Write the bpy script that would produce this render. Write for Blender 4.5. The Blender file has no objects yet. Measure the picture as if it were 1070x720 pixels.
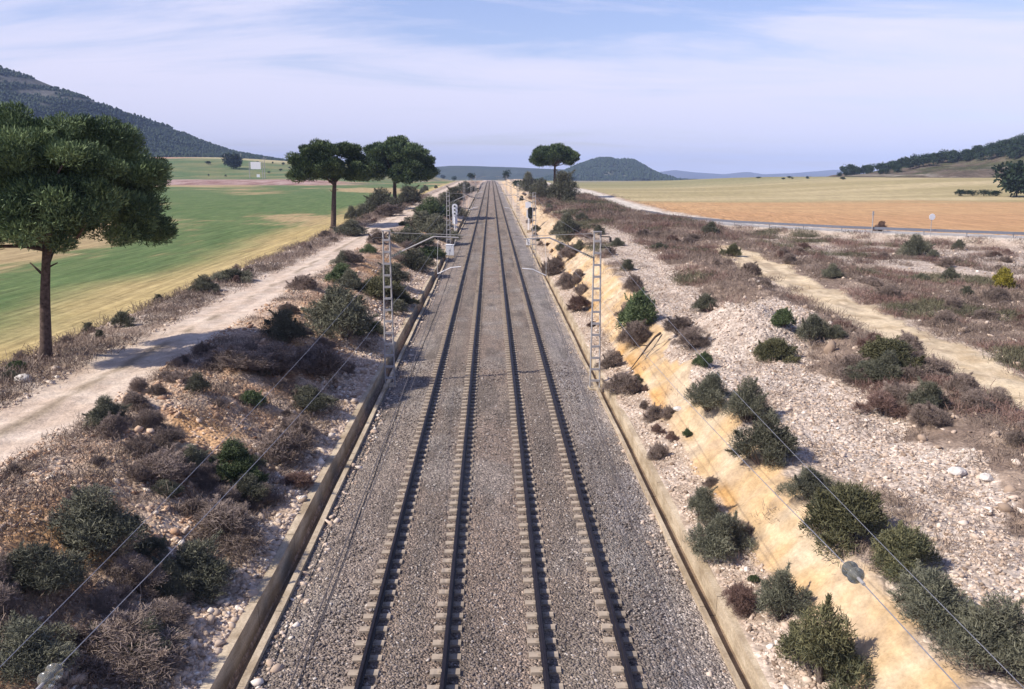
import bpy, bmesh, math, random
import numpy as np
from mathutils import Vector, Matrix
R = math.radians
random.seed(7); rng = np.random.default_rng(11)
sc = bpy.context.scene
COL = sc.collection

# ------------------------------------------------------------------ camera
F = 920.0; CAMZ = 10.38
PITCH = math.atan(174 / F); YAW = math.atan(22 / F * math.cos(PITCH))
CAM = np.array([-0.04, 0.0, CAMZ])
fwd = np.array([math.sin(YAW) * math.cos(PITCH), math.cos(YAW) * math.cos(PITCH), -math.sin(PITCH)])
rgt = np.array([math.cos(YAW), -math.sin(YAW), 0.0])
upv = np.cross(rgt, fwd)
cam = bpy.data.cameras.new('camera'); cam.sensor_width = 36; cam.lens = F / 1070 * 36
cam.clip_start = 0.5; cam.clip_end = 40000
co = bpy.data.objects.new('camera', cam); COL.objects.link(co)
co.matrix_world = Matrix(((rgt[0], upv[0], -fwd[0], CAM[0]), (rgt[1], upv[1], -fwd[1], CAM[1]), (rgt[2], upv[2], -fwd[2], CAM[2]), (0, 0, 0, 1)))
sc.camera = co
def ray(px, py): return fwd + (px - 535) / F * rgt + (360 - py) / F * upv
def at_depth(px, py, d): return CAM + ray(px, py) * d

# ------------------------------------------------------------------ noise
def _h(ix, iy, s):
    n = (ix.astype(np.int64) * 374761393 + iy.astype(np.int64) * 668265263 + s * 1442695041) & 0x7fffffff
    n = ((n ^ (n >> 13)) * 1274126177) & 0x7fffffff
    return ((n ^ (n >> 16)) & 0xffff) / 65535.0
def vn(x, y, s=0):
    x = np.asarray(x, float); y = np.asarray(y, float)
    ix = np.floor(x); iy = np.floor(y); fx = x - ix; fy = y - iy
    fx = fx * fx * (3 - 2 * fx); fy = fy * fy * (3 - 2 * fy)
    a = _h(ix, iy, s); b = _h(ix + 1, iy, s); c = _h(ix, iy + 1, s); d = _h(ix + 1, iy + 1, s)
    return (a * (1 - fx) + b * fx) * (1 - fy) + (c * (1 - fx) + d * fx) * fy
def fbm(x, y, s=0, o=4):
    t = 0; a = .5; n = 0
    for k in range(o):
        t = t + a * vn(x * 2 ** k + 17.3 * k, y * 2 ** k - 9.1 * k, s + k); n += a; a *= .5
    return t / n
def sst(a, b, x):
    t = np.clip((x - a) / (b - a), 0, 1); return t * t * (3 - 2 * t)

# ------------------------------------------------------------------ terrain heights
G = 0.0128
def track(Y):
    Y = np.asarray(Y, float)
    a = G * np.minimum(Y, 450)
    t = np.clip((Y - 450) / 350, 0, 1)
    b = G * 350 * (t - t * t / 2)
    return a + b - 3.5 * sst(850, 1500, Y)
LX = [-60, -40, -26, -22.5, -20.8, -19, -17.3, -15.8, -14.3, -12.8, -11, -9, -7.5, -6.5, -6.0, -5.85, -5.7, 0]
LZ = [1.0, 1.0, 1.1, 1.35, 1.9, 2.0, 1.9, 1.95, 1.95, 2.1, 1.9, 1.15, .28, .08, -.05, -.07, -1, -1]
RPTS = [(30., 296.), (28., 202.), (27.5, 155.), (30, 138), (36, 124), (46, 113), (61, 102), (90, 85), (140, 62), (200, 45)]
RFAR = [(-5, 900), (12, 700), (24, 480), (30, 296)]
def seg_dist(X, Y, pts):
    best = np.full(X.shape, 1e9)
    for (ax, ay), (bx, by) in zip(pts[:-1], pts[1:]):
        dx, dy = bx - ax, by - ay
        t = np.clip(((X - ax) * dx + (Y - ay) * dy) / (dx * dx + dy * dy), 0, 1)
        d = np.hypot(X - ax - t * dx, Y - ay - t * dy)
        cr = np.sign(dx * (Y - ay) - dy * (X - ax))      # + = left of the direction of travel
        best = np.where(d < np.abs(best), d * np.where(cr == 0, 1, cr), best)
    return best
ROADP = RFAR[:-1] + RPTS
def hb(Y): return np.interp(Y, [10, 20, 40, 80, 150, 400], [1.25, 1.45, 1.9, 2.4, 2.9, 2.9])
def zg(X, Y, fine=True):
    X = np.asarray(X, float); Y = np.asarray(Y, float)
    X, Y = np.broadcast_arrays(X, Y)
    T = track(Y)
    # left
    zl = T + np.interp(X, LX, LZ)
    fieldL = 1.55 + .0082 * np.minimum(Y, 560)
    ris = sst(-55, -140, X)
    fieldL = fieldL + ris * (3.2 * sst(545, 605, Y) + 16 * sst(600, 960, Y) * (1 + .4 * sst(-150, -300, X)) ) + (4.5 - fieldL) * (1 - ris) * sst(700, 1300, Y)
    wl = sst(-22, -32, X)
    zl = zl * (1 - wl) + fieldL * wl
    # right
    h = hb(Y); xt = 6.9 + (h - .3) * 1.25
    cut = np.where(X < 5.6, -1., np.where(X < 6.8, .0 + (X - 5.6) * .23, np.clip(.3 + (X - 6.9) / 1.25, .3, 99)))
    gul = (fbm(Y * .9, X * .35, 31) - .5) * .55 * sst(6.8, 7.6, X) * sst(xt + 1.2, xt - .3, X)
    top = h + .3 * sst(xt, xt + 6, X) - .15 * sst(17, 20, X) - 1.1 * sst(24, 36, X) * sst(150, 110, Y)
    zr = T + np.minimum(cut, top) + gul
    zr = zr + np.clip(2.1 * (1 - np.hypot((X - 12.3) / 1.15, (Y - 42.5) / 1.5) / 2.9), 0, 1.6)     # gravel heap
    zr = zr + .5 * np.exp(-((X - 16.3) / 1.8) ** 2) * sst(14, 24, Y) * sst(90, 60, Y)
    dr = seg_dist(X, Y, ROADP)                    # negative = field side for travel towards camera/right
    fR = 3.5 + .0042 * (np.clip(Y, 0, 700) - 120)
    fR = fR + sst(80, 210, X) * 5.7 * sst(215, 400, Y) * (1 - .55 * sst(600, 900, Y)) 
    fR = fR + (4.0 - fR) * sst(800, 1500, Y)
    roadz = np.where(Y > 138, T + 2.45, 2.6 + .0128 * Y * .8)
    roadz = np.minimum(roadz, 8.6)
    # which side of the road: field side
    fs = sst(2.2, 9, dr) * (X > 0)
    zr = zr * (1 - fs) + fR * fs
    wr = sst(5.2, 2.6, np.abs(dr)) * sst(12, 24, X)
    zr = zr * (1 - wr) + roadz * wr
    wf = sst(600, 900, Y)
    z = np.where(X < 0, zl, zr)
    farz = 4.0
    keep = np.where(X < 0, sst(-40, -70, X), sst(60, 90, X))
    z = z + (np.where(np.abs(X) < 60, T - .3, z) - z) * sst(500, 760, Y) * (1 - keep)
    z = z + (farz - z) * sst(1300, 2200, Y)
    if fine:
        a = np.where(X < 0, .34 * sst(-13.6, -11.5, X) * sst(-6.0, -7.0, X) + .12 * sst(-17.3, -18.5, X) * sst(-27, -21, X) + .03,
                     .25 * sst(5.6, 7.2, X) * (1 - sst(40, 70, X)) + .03)
        a = a * (1 - .85 * wr) * (np.abs(X) > 5.9) * sst(400, 200, Y)
        z = z + a * (fbm(X * .55, Y * .55, 3, 5) - .5) * 2 + a * .35 * (vn(X * 4, Y * 4, 8) - .5)
        rut = np.exp(-((X + 15.05) / .28) ** 2) + np.exp(-((X + 16.6) / .28) ** 2)
        z = z - .05 * rut * sst(500, 300, Y)
    return z
def zgs(x, y): return float(zg(np.array([float(x)]), np.array([float(y)]))[0])
_D = np.geomspace(9, 3500, 2600)
def hit(px, py):
    P = CAM[None, :] + ray(px, py)[None, :] * _D[:, None]
    d = P[:, 2] - zg(P[:, 0], P[:, 1])
    k = int(np.argmax(d < 0)) if (d < 0).any() else len(_D) - 1
    if k > 0:
        t = d[k - 1] / (d[k - 1] - d[k] + 1e-9); p = P[k - 1] * (1 - t) + P[k] * t
    else: p = P[0]
    return float(p[0]), float(p[1]), float(p[2]), float(_D[k])

# ------------------------------------------------------------------ materials
def new_mat(name):
    m = bpy.data.materials.new(name); m.use_nodes = True
    nt = m.node_tree; b = nt.nodes['Principled BSDF']; b.inputs['Specular IOR Level'].default_value = .25
    return m, nt, b
def N(nt, t, **kw):
    n = nt.nodes.new(t)
    for k, v in kw.items():
        if k.startswith('_'): setattr(n, k[1:], v)
        else: n.inputs[k.replace('__', ' ')].default_value = v
    return n
def mixc(nt, a, b, f, mode='MIX'):
    n = nt.nodes.new('ShaderNodeMix'); n.data_type = 'RGBA'; n.blend_type = mode
    for s, v in ((6, a), (7, b), (0, f)):
        if hasattr(v, 'is_linked') or hasattr(v, 'links'): nt.links.new(v, n.inputs[s])
        else: n.inputs[s].default_value = (*v, 1) if isinstance(v, tuple) and len(v) == 3 else v
    return n.outputs[2]
def ramp(nt, src, stops):
    r = nt.nodes.new('ShaderNodeValToRGB'); nt.links.new(src, r.inputs[0])
    e = r.color_ramp.elements
    while len(e) < len(stops): e.new(.5)
    for q, (p, c) in zip(e, stops):
        q.position = p; q.color = (*c, 1) if isinstance(c, tuple) else (c, c, c, 1)
    return r.outputs[0]
def pos(nt): return nt.nodes.new('ShaderNodeNewGeometry').outputs['Position']
def simple(name, c, rough=.7, metal=0., var=.25, scale=6., bump=0.):
    m, nt, b = new_mat(name)
    n = N(nt, 'ShaderNodeTexNoise', Scale=scale, Detail=6.0)
    tc = nt.nodes.new('ShaderNodeTexCoord'); nt.links.new(tc.outputs['Object'], n.inputs['Vector'])
    lo = tuple(max(0, x * (1 - var)) for x in c); hi = tuple(min(1, x * (1 + var)) for x in c)
    nt.links.new(ramp(nt, n.outputs[0], [(.3, lo), (.7, hi)]), b.inputs['Base Color'])
    b.inputs['Roughness'].default_value = rough; b.inputs['Metallic'].default_value = metal
    if bump:
        bp = N(nt, 'ShaderNodeBump', Strength=bump, Distance=.02); nt.links.new(n.outputs[0], bp.inputs['Height']); nt.links.new(bp.outputs[0], b.inputs['Normal'])
    return m
def leaf_mat(name, dark, light, rough=.65):
    m, nt, b = new_mat(name)
    a = nt.nodes.new('ShaderNodeAttribute'); a.attribute_name = 'tint'
    oi = nt.nodes.new('ShaderNodeObjectInfo')
    c = ramp(nt, a.outputs['Fac'], [(.0, dark), (1., light)])
    v = nt.nodes.new('ShaderNodeMath'); v.operation = 'MULTIPLY_ADD'; nt.links.new(oi.outputs['Random'], v.inputs[0]); v.inputs[1].default_value = .5; v.inputs[2].default_value = .75
    hs = nt.nodes.new('ShaderNodeHueSaturation'); nt.links.new(c, hs.inputs['Color']); nt.links.new(v.outputs[0], hs.inputs['Value'])
    nt.links.new(hs.outputs[0], b.inputs['Base Color'])
    b.inputs['Roughness'].default_value = rough; b.inputs['Specular IOR Level'].default_value = .2
    return m

# ground: colour attribute x fine procedural grain, stones where 'stony'
def ground_mat():
    m, nt, b = new_mat('earth'); L = nt.links.new
    a = nt.nodes.new('ShaderNodeAttribute'); a.attribute_name = 'Col'
    s = nt.nodes.new('ShaderNodeAttribute'); s.attribute_name = 'stony'
    p = pos(nt)
    n1 = N(nt, 'ShaderNodeTexNoise', Scale=1.7, Detail=9.0, Roughness=.65); L(p, n1.inputs['Vector'])
    n2 = N(nt, 'ShaderNodeTexNoise', Scale=11., Detail=6.0, Roughness=.7); L(p, n2.inputs['Vector'])
    g = ramp(nt, n1.outputs[0], [(.25, .7), (.75, 1.22)])
    g2 = ramp(nt, n2.outputs[0], [(.25, .75), (.75, 1.2)])
    c = mixc(nt, a.outputs['Color'], g, 1.0, 'MULTIPLY'); c = mixc(nt, c, g2, 1.0, 'MULTIPLY')
    v = N(nt, 'ShaderNodeTexVoronoi', Scale=7.5, Randomness=1.0); L(p, v.inputs['Vector'])
    v2 = N(nt, 'ShaderNodeTexVoronoi', Scale=19., Randomness=1.0); L(p, v2.inputs['Vector'])
    sep = nt.nodes.new('ShaderNodeSeparateColor'); L(v.outputs['Color'], sep.inputs[0])
    sep2 = nt.nodes.new('ShaderNodeSeparateColor'); L(v2.outputs['Color'], sep2.inputs[0])
    st = ramp(nt, sep.outputs[0], [(.0, (.62, .56, .52)), (.6, (.98, .95, .92)), (1., (1.22, 1.2, 1.17))])
    st2 = ramp(nt, sep2.outputs[0], [(.0, .72), (1., 1.22)])
    cs = mixc(nt, c, st, 1.0, 'MULTIPLY'); cs = mixc(nt, cs, st2, 1.0, 'MULTIPLY')
    mp = nt.nodes.new('ShaderNodeMapping'); mp.inputs['Scale'].default_value = (2.6, .13, 1.); mp.inputs['Rotation'].default_value = (0, 0, R(3)); L(p, mp.inputs['Vector'])
    n3 = N(nt, 'ShaderNodeTexNoise', Scale=1., Detail=5.0, Roughness=.6); L(mp.outputs[0], n3.inputs['Vector'])
    fm = nt.nodes.new('ShaderNodeMapRange'); L(s.outputs['Fac'], fm.inputs[0]); fm.inputs[1].default_value = .0; fm.inputs[2].default_value = .15; fm.inputs[3].default_value = 1.; fm.inputs[4].default_value = 0.
    c = mixc(nt, c, mixc(nt, c, ramp(nt, n3.outputs[0], [(.3, .66), (.7, 1.3)]), 1.0, 'MULTIPLY'), fm.outputs[0])
    L(mixc(nt, c, cs, s.outputs['Fac']), b.inputs['Base Color'])
    b.inputs['Roughness'].default_value = .95; b.inputs['Specular IOR Level'].default_value = .1
    mm = nt.nodes.new('ShaderNodeMath'); mm.operation = 'MULTIPLY'; L(v.outputs['Distance'], mm.inputs[0]); L(s.outputs['Fac'], mm.inputs[1])
    ad = nt.nodes.new('ShaderNodeMath'); ad.operation = 'MULTIPLY_ADD'; L(n2.outputs[0], ad.inputs[0]); ad.inputs[1].default_value = .35; 
    iv = nt.nodes.new('ShaderNodeMath'); iv.operation = 'MULTIPLY'; iv.inputs[1].default_value = -1.; L(mm.outputs[0], iv.inputs[0]); L(iv.outputs[0], ad.inputs[2])
    bp = N(nt, 'ShaderNodeBump', Strength=.8, Distance=.1); L(ad.outputs[0], bp.inputs['Height']); L(bp.outputs[0], b.inputs['Normal'])
    return m
def ballast_mat():
    m, nt, b = new_mat('ballast'); L = nt.links.new
    p = pos(nt)
    v = N(nt, 'ShaderNodeTexVoronoi', Scale=19., Randomness=1.0); L(p, v.inputs['Vector'])
    sep = nt.nodes.new('ShaderNodeSeparateColor'); L(v.outputs['Color'], sep.inputs[0])
    st = ramp(nt, sep.outputs[0], [(.0, .55), (.45, .9), (.8, 1.15), (.95, 1.55), (1., 2.1)])
    at = nt.nodes.new('ShaderNodeAttribute'); at.attribute_name = 'Col'
    n1 = N(nt, 'ShaderNodeTexNoise', Scale=.9, Detail=6.0); L(p, n1.inputs['Vector'])
    c = mixc(nt, at.outputs['Color'], ramp(nt, n1.outputs[0], [(.3, .82), (.7, 1.15)]), 1.0, 'MULTIPLY')
    L(mixc(nt, c, st, 1.0, 'MULTIPLY'), b.inputs['Base Color']); b.inputs['Roughness'].default_value = .9
    iv = nt.nodes.new('ShaderNodeMath'); iv.operation = 'MULTIPLY'; iv.inputs[1].default_value = -1.; L(v.outputs['Distance'], iv.inputs[0])
    bp = N(nt, 'ShaderNodeBump', Strength=1.0, Distance=.06); L(iv.outputs[0], bp.inputs['Height']); L(bp.outputs[0], b.inputs['Normal'])
    return m
def concrete_mat(name, c, stain):
    m, nt, b = new_mat(name); L = nt.links.new
    p = pos(nt); mp = nt.nodes.new('ShaderNodeMapping'); mp.inputs['Scale'].default_value = (2.5, .8, 3.5); L(p, mp.inputs['Vector'])
    n = N(nt, 'ShaderNodeTexNoise', Scale=1.2, Detail=8.0, Roughness=.65); L(mp.outputs[0], n.inputs['Vector'])
    n2 = N(nt, 'ShaderNodeTexNoise', Scale=22., Detail=4.0); L(p, n2.inputs['Vector'])
    c1 = ramp(nt, n.outputs[0], [(.32, stain), (.6, c)])
    sy = nt.nodes.new('ShaderNodeSeparateXYZ'); L(p, sy.inputs[0])
    jm = nt.nodes.new('ShaderNodeMath'); jm.operation = 'MODULO'; L(sy.outputs['Y'], jm.inputs[0]); jm.inputs[1].default_value = 4.0
    jt = ramp(nt, jm.outputs[0], [(.0, .35), (.03, .35), (.045, 1.), (1., 1.)])
    c1 = mixc(nt, c1, jt, 1.0, 'MULTIPLY')
    n4 = N(nt, 'ShaderNodeTexNoise', Scale=.35, Detail=6.0, Roughness=.7); L(p, n4.inputs['Vector'])
    c1 = mixc(nt, c1, ramp(nt, n4.outputs[0], [(.35, (.62, .58, .52)), (.55, (1., 1., 1.))]), 1.0, 'MULTIPLY')
    L(mixc(nt, c1, ramp(nt, n2.outputs[0], [(.3, .8), (.7, 1.15)]), 1.0, 'MULTIPLY'), b.inputs['Base Color'])
    b.inputs['Roughness'].default_value = .9
    bp = N(nt, 'ShaderNodeBump', Strength=.4, Distance=.02); L(n2.outputs[0], bp.inputs['Height']); L(bp.outputs[0], b.inputs['Normal'])
    return m
def stone_mat(name, stops):
    m, nt, b = new_mat(name); L = nt.links.new
    a = nt.nodes.new('ShaderNodeAttribute'); a.attribute_name = 'tint'
    L(ramp(nt, a.outputs['Fac'], stops), b.inputs['Base Color']); b.inputs['Roughness'].default_value = .92
    return m
M = {}
M['earth'] = ground_mat(); M['ballast'] = ballast_mat()
M['concrete'] = concrete_mat('old_concrete', (.56, .46, .33), (.36, .28, .19))
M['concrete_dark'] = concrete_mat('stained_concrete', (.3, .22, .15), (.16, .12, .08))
M['sleeper'] = simple('sleeper_concrete', (.325, .265, .205), .9, 0, .45, 2.2, .5)
M['rail'] = simple('rail_steel', (.016, .013, .017), .55, .2, .3, 5.)
M['galv'] = simple('galvanised_steel', (.34, .325, .32), .6, .2, .15, 5.)
M['cable'] = simple('dark_cable', (.05, .045, .045), .6)
M['wire'] = simple('aluminium_wire', (.3, .3, .33), .4, .5, .1)
M['copper'] = simple('tarnished_copper_wire', (.12, .1, .09), .5, .4, .1)
M['glass'] = simple('insulator_glass', (.42, .42, .35), .06, 0, .1, 5.); 
b_ = M['glass'].node_tree.nodes['Principled BSDF']; b_.inputs['Specular IOR Level'].default_value = .9; b_.inputs['Transmission Weight'].default_value = .8
M['white'] = simple('white_paint', (.75, .75, .76), .5, 0, .08)
M['black'] = simple('black_paint', (.02, .02, .022), .5)
M['lamp'] = simple('dark_lens', (.03, .04, .03), .15)
M['bark'] = simple('pine_bark', (.085, .06, .05), .95, 0, .5, 7., .8)
M['twig'] = simple('shrub_twig', (.13, .1, .085), .9)
M['deadwood'] = simple('dead_wood', (.09, .065, .05), .9)
M['needles'] = leaf_mat('pine_needles', (.028, .052, .026), (.17, .225, .095))
M['needles_far'] = leaf_mat('far_pine_needles', (.014, .03, .016), (.04, .065, .028))
M['juniper'] = leaf_mat('grey_green_shrub_leaf', (.055, .06, .044), (.22, .212, .145))
M['greenleaf'] = leaf_mat('green_shrub_leaf', (.04, .064, .028), (.15, .185, .085))
M['gorse'] = leaf_mat('yellow_green_shrub_leaf', (.05, .056, .034), (.2, .185, .09))
M['dry'] = leaf_mat('dry_shrub_twigs', (.1, .075, .063), (.34, .265, .22))
M['reddry'] = leaf_mat('red_brown_shrub_twigs', (.09, .055, .045), (.26, .165, .135))
M['gorse_dull'] = leaf_mat('olive_scrub_leaf', (.06, .06, .04), (.22, .2, .12))
M['yellow'] = leaf_mat('yellow_shrub_leaf', (.14, .13, .02), (.4, .33, .05))
M['grass'] = leaf_mat('dry_scrub_stems', (.1, .075, .06), (.32, .24, .19))
M['pale_stone'] = stone_mat('limestone_rubble', [(0, (.2, .14, .1)), (.35, (.43, .325, .245)), (.75, (.6, .485, .39)), (1., (.74, .66, .57))])
M['red_stone'] = stone_mat('reddish_rubble', [(0, (.22, .12, .075)), (.35, (.44, .28, .18)), (.75, (.58, .43, .31)), (1., (.72, .62, .5))])
M['ballast_stone'] = stone_mat('ballast_stone', [(0, (.075, .06, .052)), (.5, (.185, .15, .13)), (.85, (.3, .255, .225)), (1., (.5, .45, .4))])
M['sign'] = simple('sign_face', (.7, .7, .72), .4, 0, .06)
M['signred'] = simple('sign_red', (.5, .03, .03), .4)
M['plaster'] = simple('pale_plaster', (.6, .56, .5), .8, 0, .1)
M['roof'] = simple('clay_roof', (.3, .14, .09), .85)
M['window'] = simple('dark_window', (.03, .035, .04), .2)

# ------------------------------------------------------------------ object helpers
def np_mesh(name, verts, faces, attrs=None, smooth=False):
    """faces: int array (n,3) or (n,4)"""
    me = bpy.data.meshes.new(name); faces = np.asarray(faces, np.int32); k = faces.shape[1]
    me.vertices.add(len(verts)); me.vertices.foreach_set('co', np.ascontiguousarray(verts, np.float32).ravel())
    me.loops.add(faces.size); me.loops.foreach_set('vertex_index', faces.ravel())
    me.polygons.add(len(faces)); me.polygons.foreach_set('loop_start', np.arange(0, faces.size, k, dtype=np.int32))
    me.update(calc_edges=True)
    if smooth: me.polygons.foreach_set('use_smooth', np.ones(len(faces), bool))
    for an, av in (attrs or {}).items():
        if av.ndim == 2:
            at = me.color_attributes.new(an, 'FLOAT_COLOR', 'POINT')
            at.data.foreach_set('color', np.c_[av, np.ones(len(av))].astype(np.float32).ravel())
        else:
            at = me.attributes.new(an, 'FLOAT', 'POINT'); at.data.foreach_set('value', av.astype(np.float32))
    return me
def link(name, me, mat=None, parent=None):
    o = bpy.data.objects.new(name, me)
    if mat is not None and me is not None and not me.materials: me.materials.append(mat)
    COL.objects.link(o)
    if parent: o.parent = parent
    return o
def tag(o, label=None, cat=None, group=None, kind=None):
    if label: o['label'] = label
    if cat: o['category'] = cat
    if group: o['group'] = group
    if kind: o['kind'] = kind
    return o
def empty(name, loc, rz=0, label=None, cat=None, group=None):
    o = bpy.data.objects.new(name, None); COL.objects.link(o); o.location = loc; o.rotation_euler.z = rz; o.empty_display_size = .3
    return tag(o, label, cat, group)
def copy_tree(o, parent=None):
    c = o.copy(); COL.objects.link(c)
    if parent: c.parent = parent
    for ch in list(o.children): copy_tree(ch, c)
    return c
class MB:
    def __init__(s): s.v = []; s.f = []
    def box(s, cx, cy, cz, sx, sy, sz, rot=None, ch=0):
        b = len(s.v)
        for dz in (-.5, .5):
            for dx, dy in ((-.5, -.5), (.5, -.5), (.5, .5), (-.5, .5)):
                k = 1 - (ch if dz > 0 else 0)
                p = Vector((dx * sx * k, dy * sy * k, dz * sz))
                if rot: p = rot @ p
                s.v.append((p.x + cx, p.y + cy, p.z + cz))
        for q in ((0, 3, 2, 1), (4, 5, 6, 7), (0, 1, 5, 4), (1, 2, 6, 5), (2, 3, 7, 6), (3, 0, 4, 7)): s.f.append([b + i for i in q])
    def tube(s, pts, rad, n=8, cap=True):
        pts = [Vector(p) for p in pts]; rad = rad if isinstance(rad, (list, tuple)) else [rad] * len(pts)
        b = len(s.v); prev = None
        for i, p in enumerate(pts):
            d = (pts[min(i + 1, len(pts) - 1)] - pts[max(i - 1, 0)]).normalized()
            if prev is None:
                a = Vector((0, 0, 1)) if abs(d.z) < .9 else Vector((1, 0, 0)); u = d.cross(a).normalized()
            else: u = (prev - d * prev.dot(d)).normalized()
            prev = u; w = d.cross(u)
            for k in range(n):
                t = 2 * math.pi * k / n; q = p + (u * math.cos(t) + w * math.sin(t)) * rad[i]; s.v.append(tuple(q))
        for i in range(len(pts) - 1):
            for k in range(n): s.f.append([b + i * n + k, b + i * n + (k + 1) % n, b + (i + 1) * n + (k + 1) % n, b + (i + 1) * n + k])
        if cap: s.f.append([b + k for k in range(n)][::-1]); s.f.append([b + (len(pts) - 1) * n + k for k in range(n)])
    def lathe(s, prof, origin, axis=(0, 0, 1), n=20):
        d = Vector(axis).normalized(); a = Vector((0, 0, 1)) if abs(d.z) < .9 else Vector((1, 0, 0)); u = d.cross(a).normalized(); w = d.cross(u)
        b = len(s.v); o = Vector(origin)
        for r, h in prof:
            for k in range(n):
                t = 2 * math.pi * k / n; s.v.append(tuple(o + d * h + (u * math.cos(t) + w * math.sin(t)) * r))
        for i in range(len(prof) - 1):
            for k in range(n): s.f.append([b + i * n + k, b + i * n + (k + 1) % n, b + (i + 1) * n + (k + 1) % n, b + (i + 1) * n + k])
        s.f.append([b + k for k in range(n)][::-1]); s.f.append([b + (len(prof) - 1) * n + k for k in range(n)])
    def build(s, name, mat, parent=None, smooth=False):
        me = bpy.data.meshes.new(name); me.from_pydata(s.v, [], s.f); me.materials.append(mat)
        bm = bmesh.new(); bm.from_mesh(me); bmesh.ops.recalc_face_normals(bm, faces=bm.faces); bm.to_mesh(me); bm.free()
        if smooth: me.polygons.foreach_set('use_smooth', [True] * len(me.polygons))
        return link(name, me, None, parent)

# ------------------------------------------------------------------ ground sheet
def axis_pts(lim, d0, core, r1, mid, r2):
    x = [0.]; d = d0
    while x[-1] < lim:
        if x[-1] > mid: d *= r2
        elif x[-1] > core: d *= r1
        x.append(x[-1] + d)
    return np.array(x)
xp = axis_pts(9000, .16, 14, 1.02, 60, 1.05)
XS = np.r_[-xp[:0:-1], xp]
ys = list(np.arange(-30, 10, 1.0)); y = 10.0
while y < 10500:
    ys.append(y); y += max(.16, .0085 * y) if y < 330 else min(.0085 * y * (1 + (y - 330) / 900), 400)
YS = np.array(ys)
GX, GY = np.meshgrid(XS, YS)
GZ = zg(GX, GY)
def wpoly(pts):
    o = []
    for p in pts:
        x, yy, z, d = hit(*p); o.append((x, yy))
    return o
def in_poly(X, Y, poly):
    r = np.zeros(X.shape, bool); n = len(poly)
    for i in range(n):
        x1, y1 = poly[i]; x2, y2 = poly[(i + 1) % n]
        c = ((y1 > Y) != (y2 > Y)) & (X < (x2 - x1) * (Y - y1) / (y2 - y1 + 1e-12) + x1)
        r ^= c
    return r
POLY = {k: wpoly(v) for k, v in {
    'gravel': [(618, 232), (650, 238), (690, 272), (722, 300), (752, 318), (775, 328), (800, 311), (838, 320), (852, 345), (836, 372), (860, 388), (905, 408), (960, 450), (1010, 482), (1075, 556), (1160, 640), (1160, 800), (1040, 660), (985, 575), (905, 505), (830, 470), (765, 420), (735, 385), (705, 372), (680, 325), (640, 272)],
    'sand': [(735, 254), (772, 259), (860, 296), (900, 315), (960, 342), (1075, 392), (1200, 450), (1200, 490), (1075, 432), (1000, 398), (930, 362), (870, 330), (820, 303), (770, 277)],
    'scrubA': [(655, 238), (760, 246), (900, 282), (1075, 300), (1200, 300), (1200, 440), (1075, 388), (960, 338), (880, 304), (770, 258), (700, 262)],
    'scrubB': [(668, 250), (745, 262), (800, 300), (870, 332), (940, 368), (1010, 404), (1075, 440), (1160, 490), (1160, 640), (1075, 556), (980, 472), (900, 402), (850, 385), (852, 345), (836, 320), (800, 311), (752, 318), (720, 300)],
    'scrubC': [(588, 205), (640, 212), (690, 228), (760, 240), (745, 262), (700, 262), (668, 252), (640, 240), (612, 232), (596, 222)],
    'bankgravel': [(800, 252), (1075, 262), (1200, 268), (1200, 310), (1075, 296), (1000, 284), (900, 276), (830, 266)],
}.items()}
def masks(X, Y):
    wx = X + (fbm(X * .45, Y * .45, 41, 4) - .5) * 2.6; wy = Y + (fbm(X * .45, Y * .45, 57, 4) - .5) * 4.0
    near = (Y < 330) & (X > 5) & (X < 140)
    out = {k: np.zeros(X.shape, bool) for k in POLY}
    for k, p in POLY.items(): out[k][near] = in_poly(wx[near], wy[near], p)
    return out
def c3(*c): return np.array(c)
def lerp(a, b, t): return a + (b - a) * t[..., None]
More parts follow.
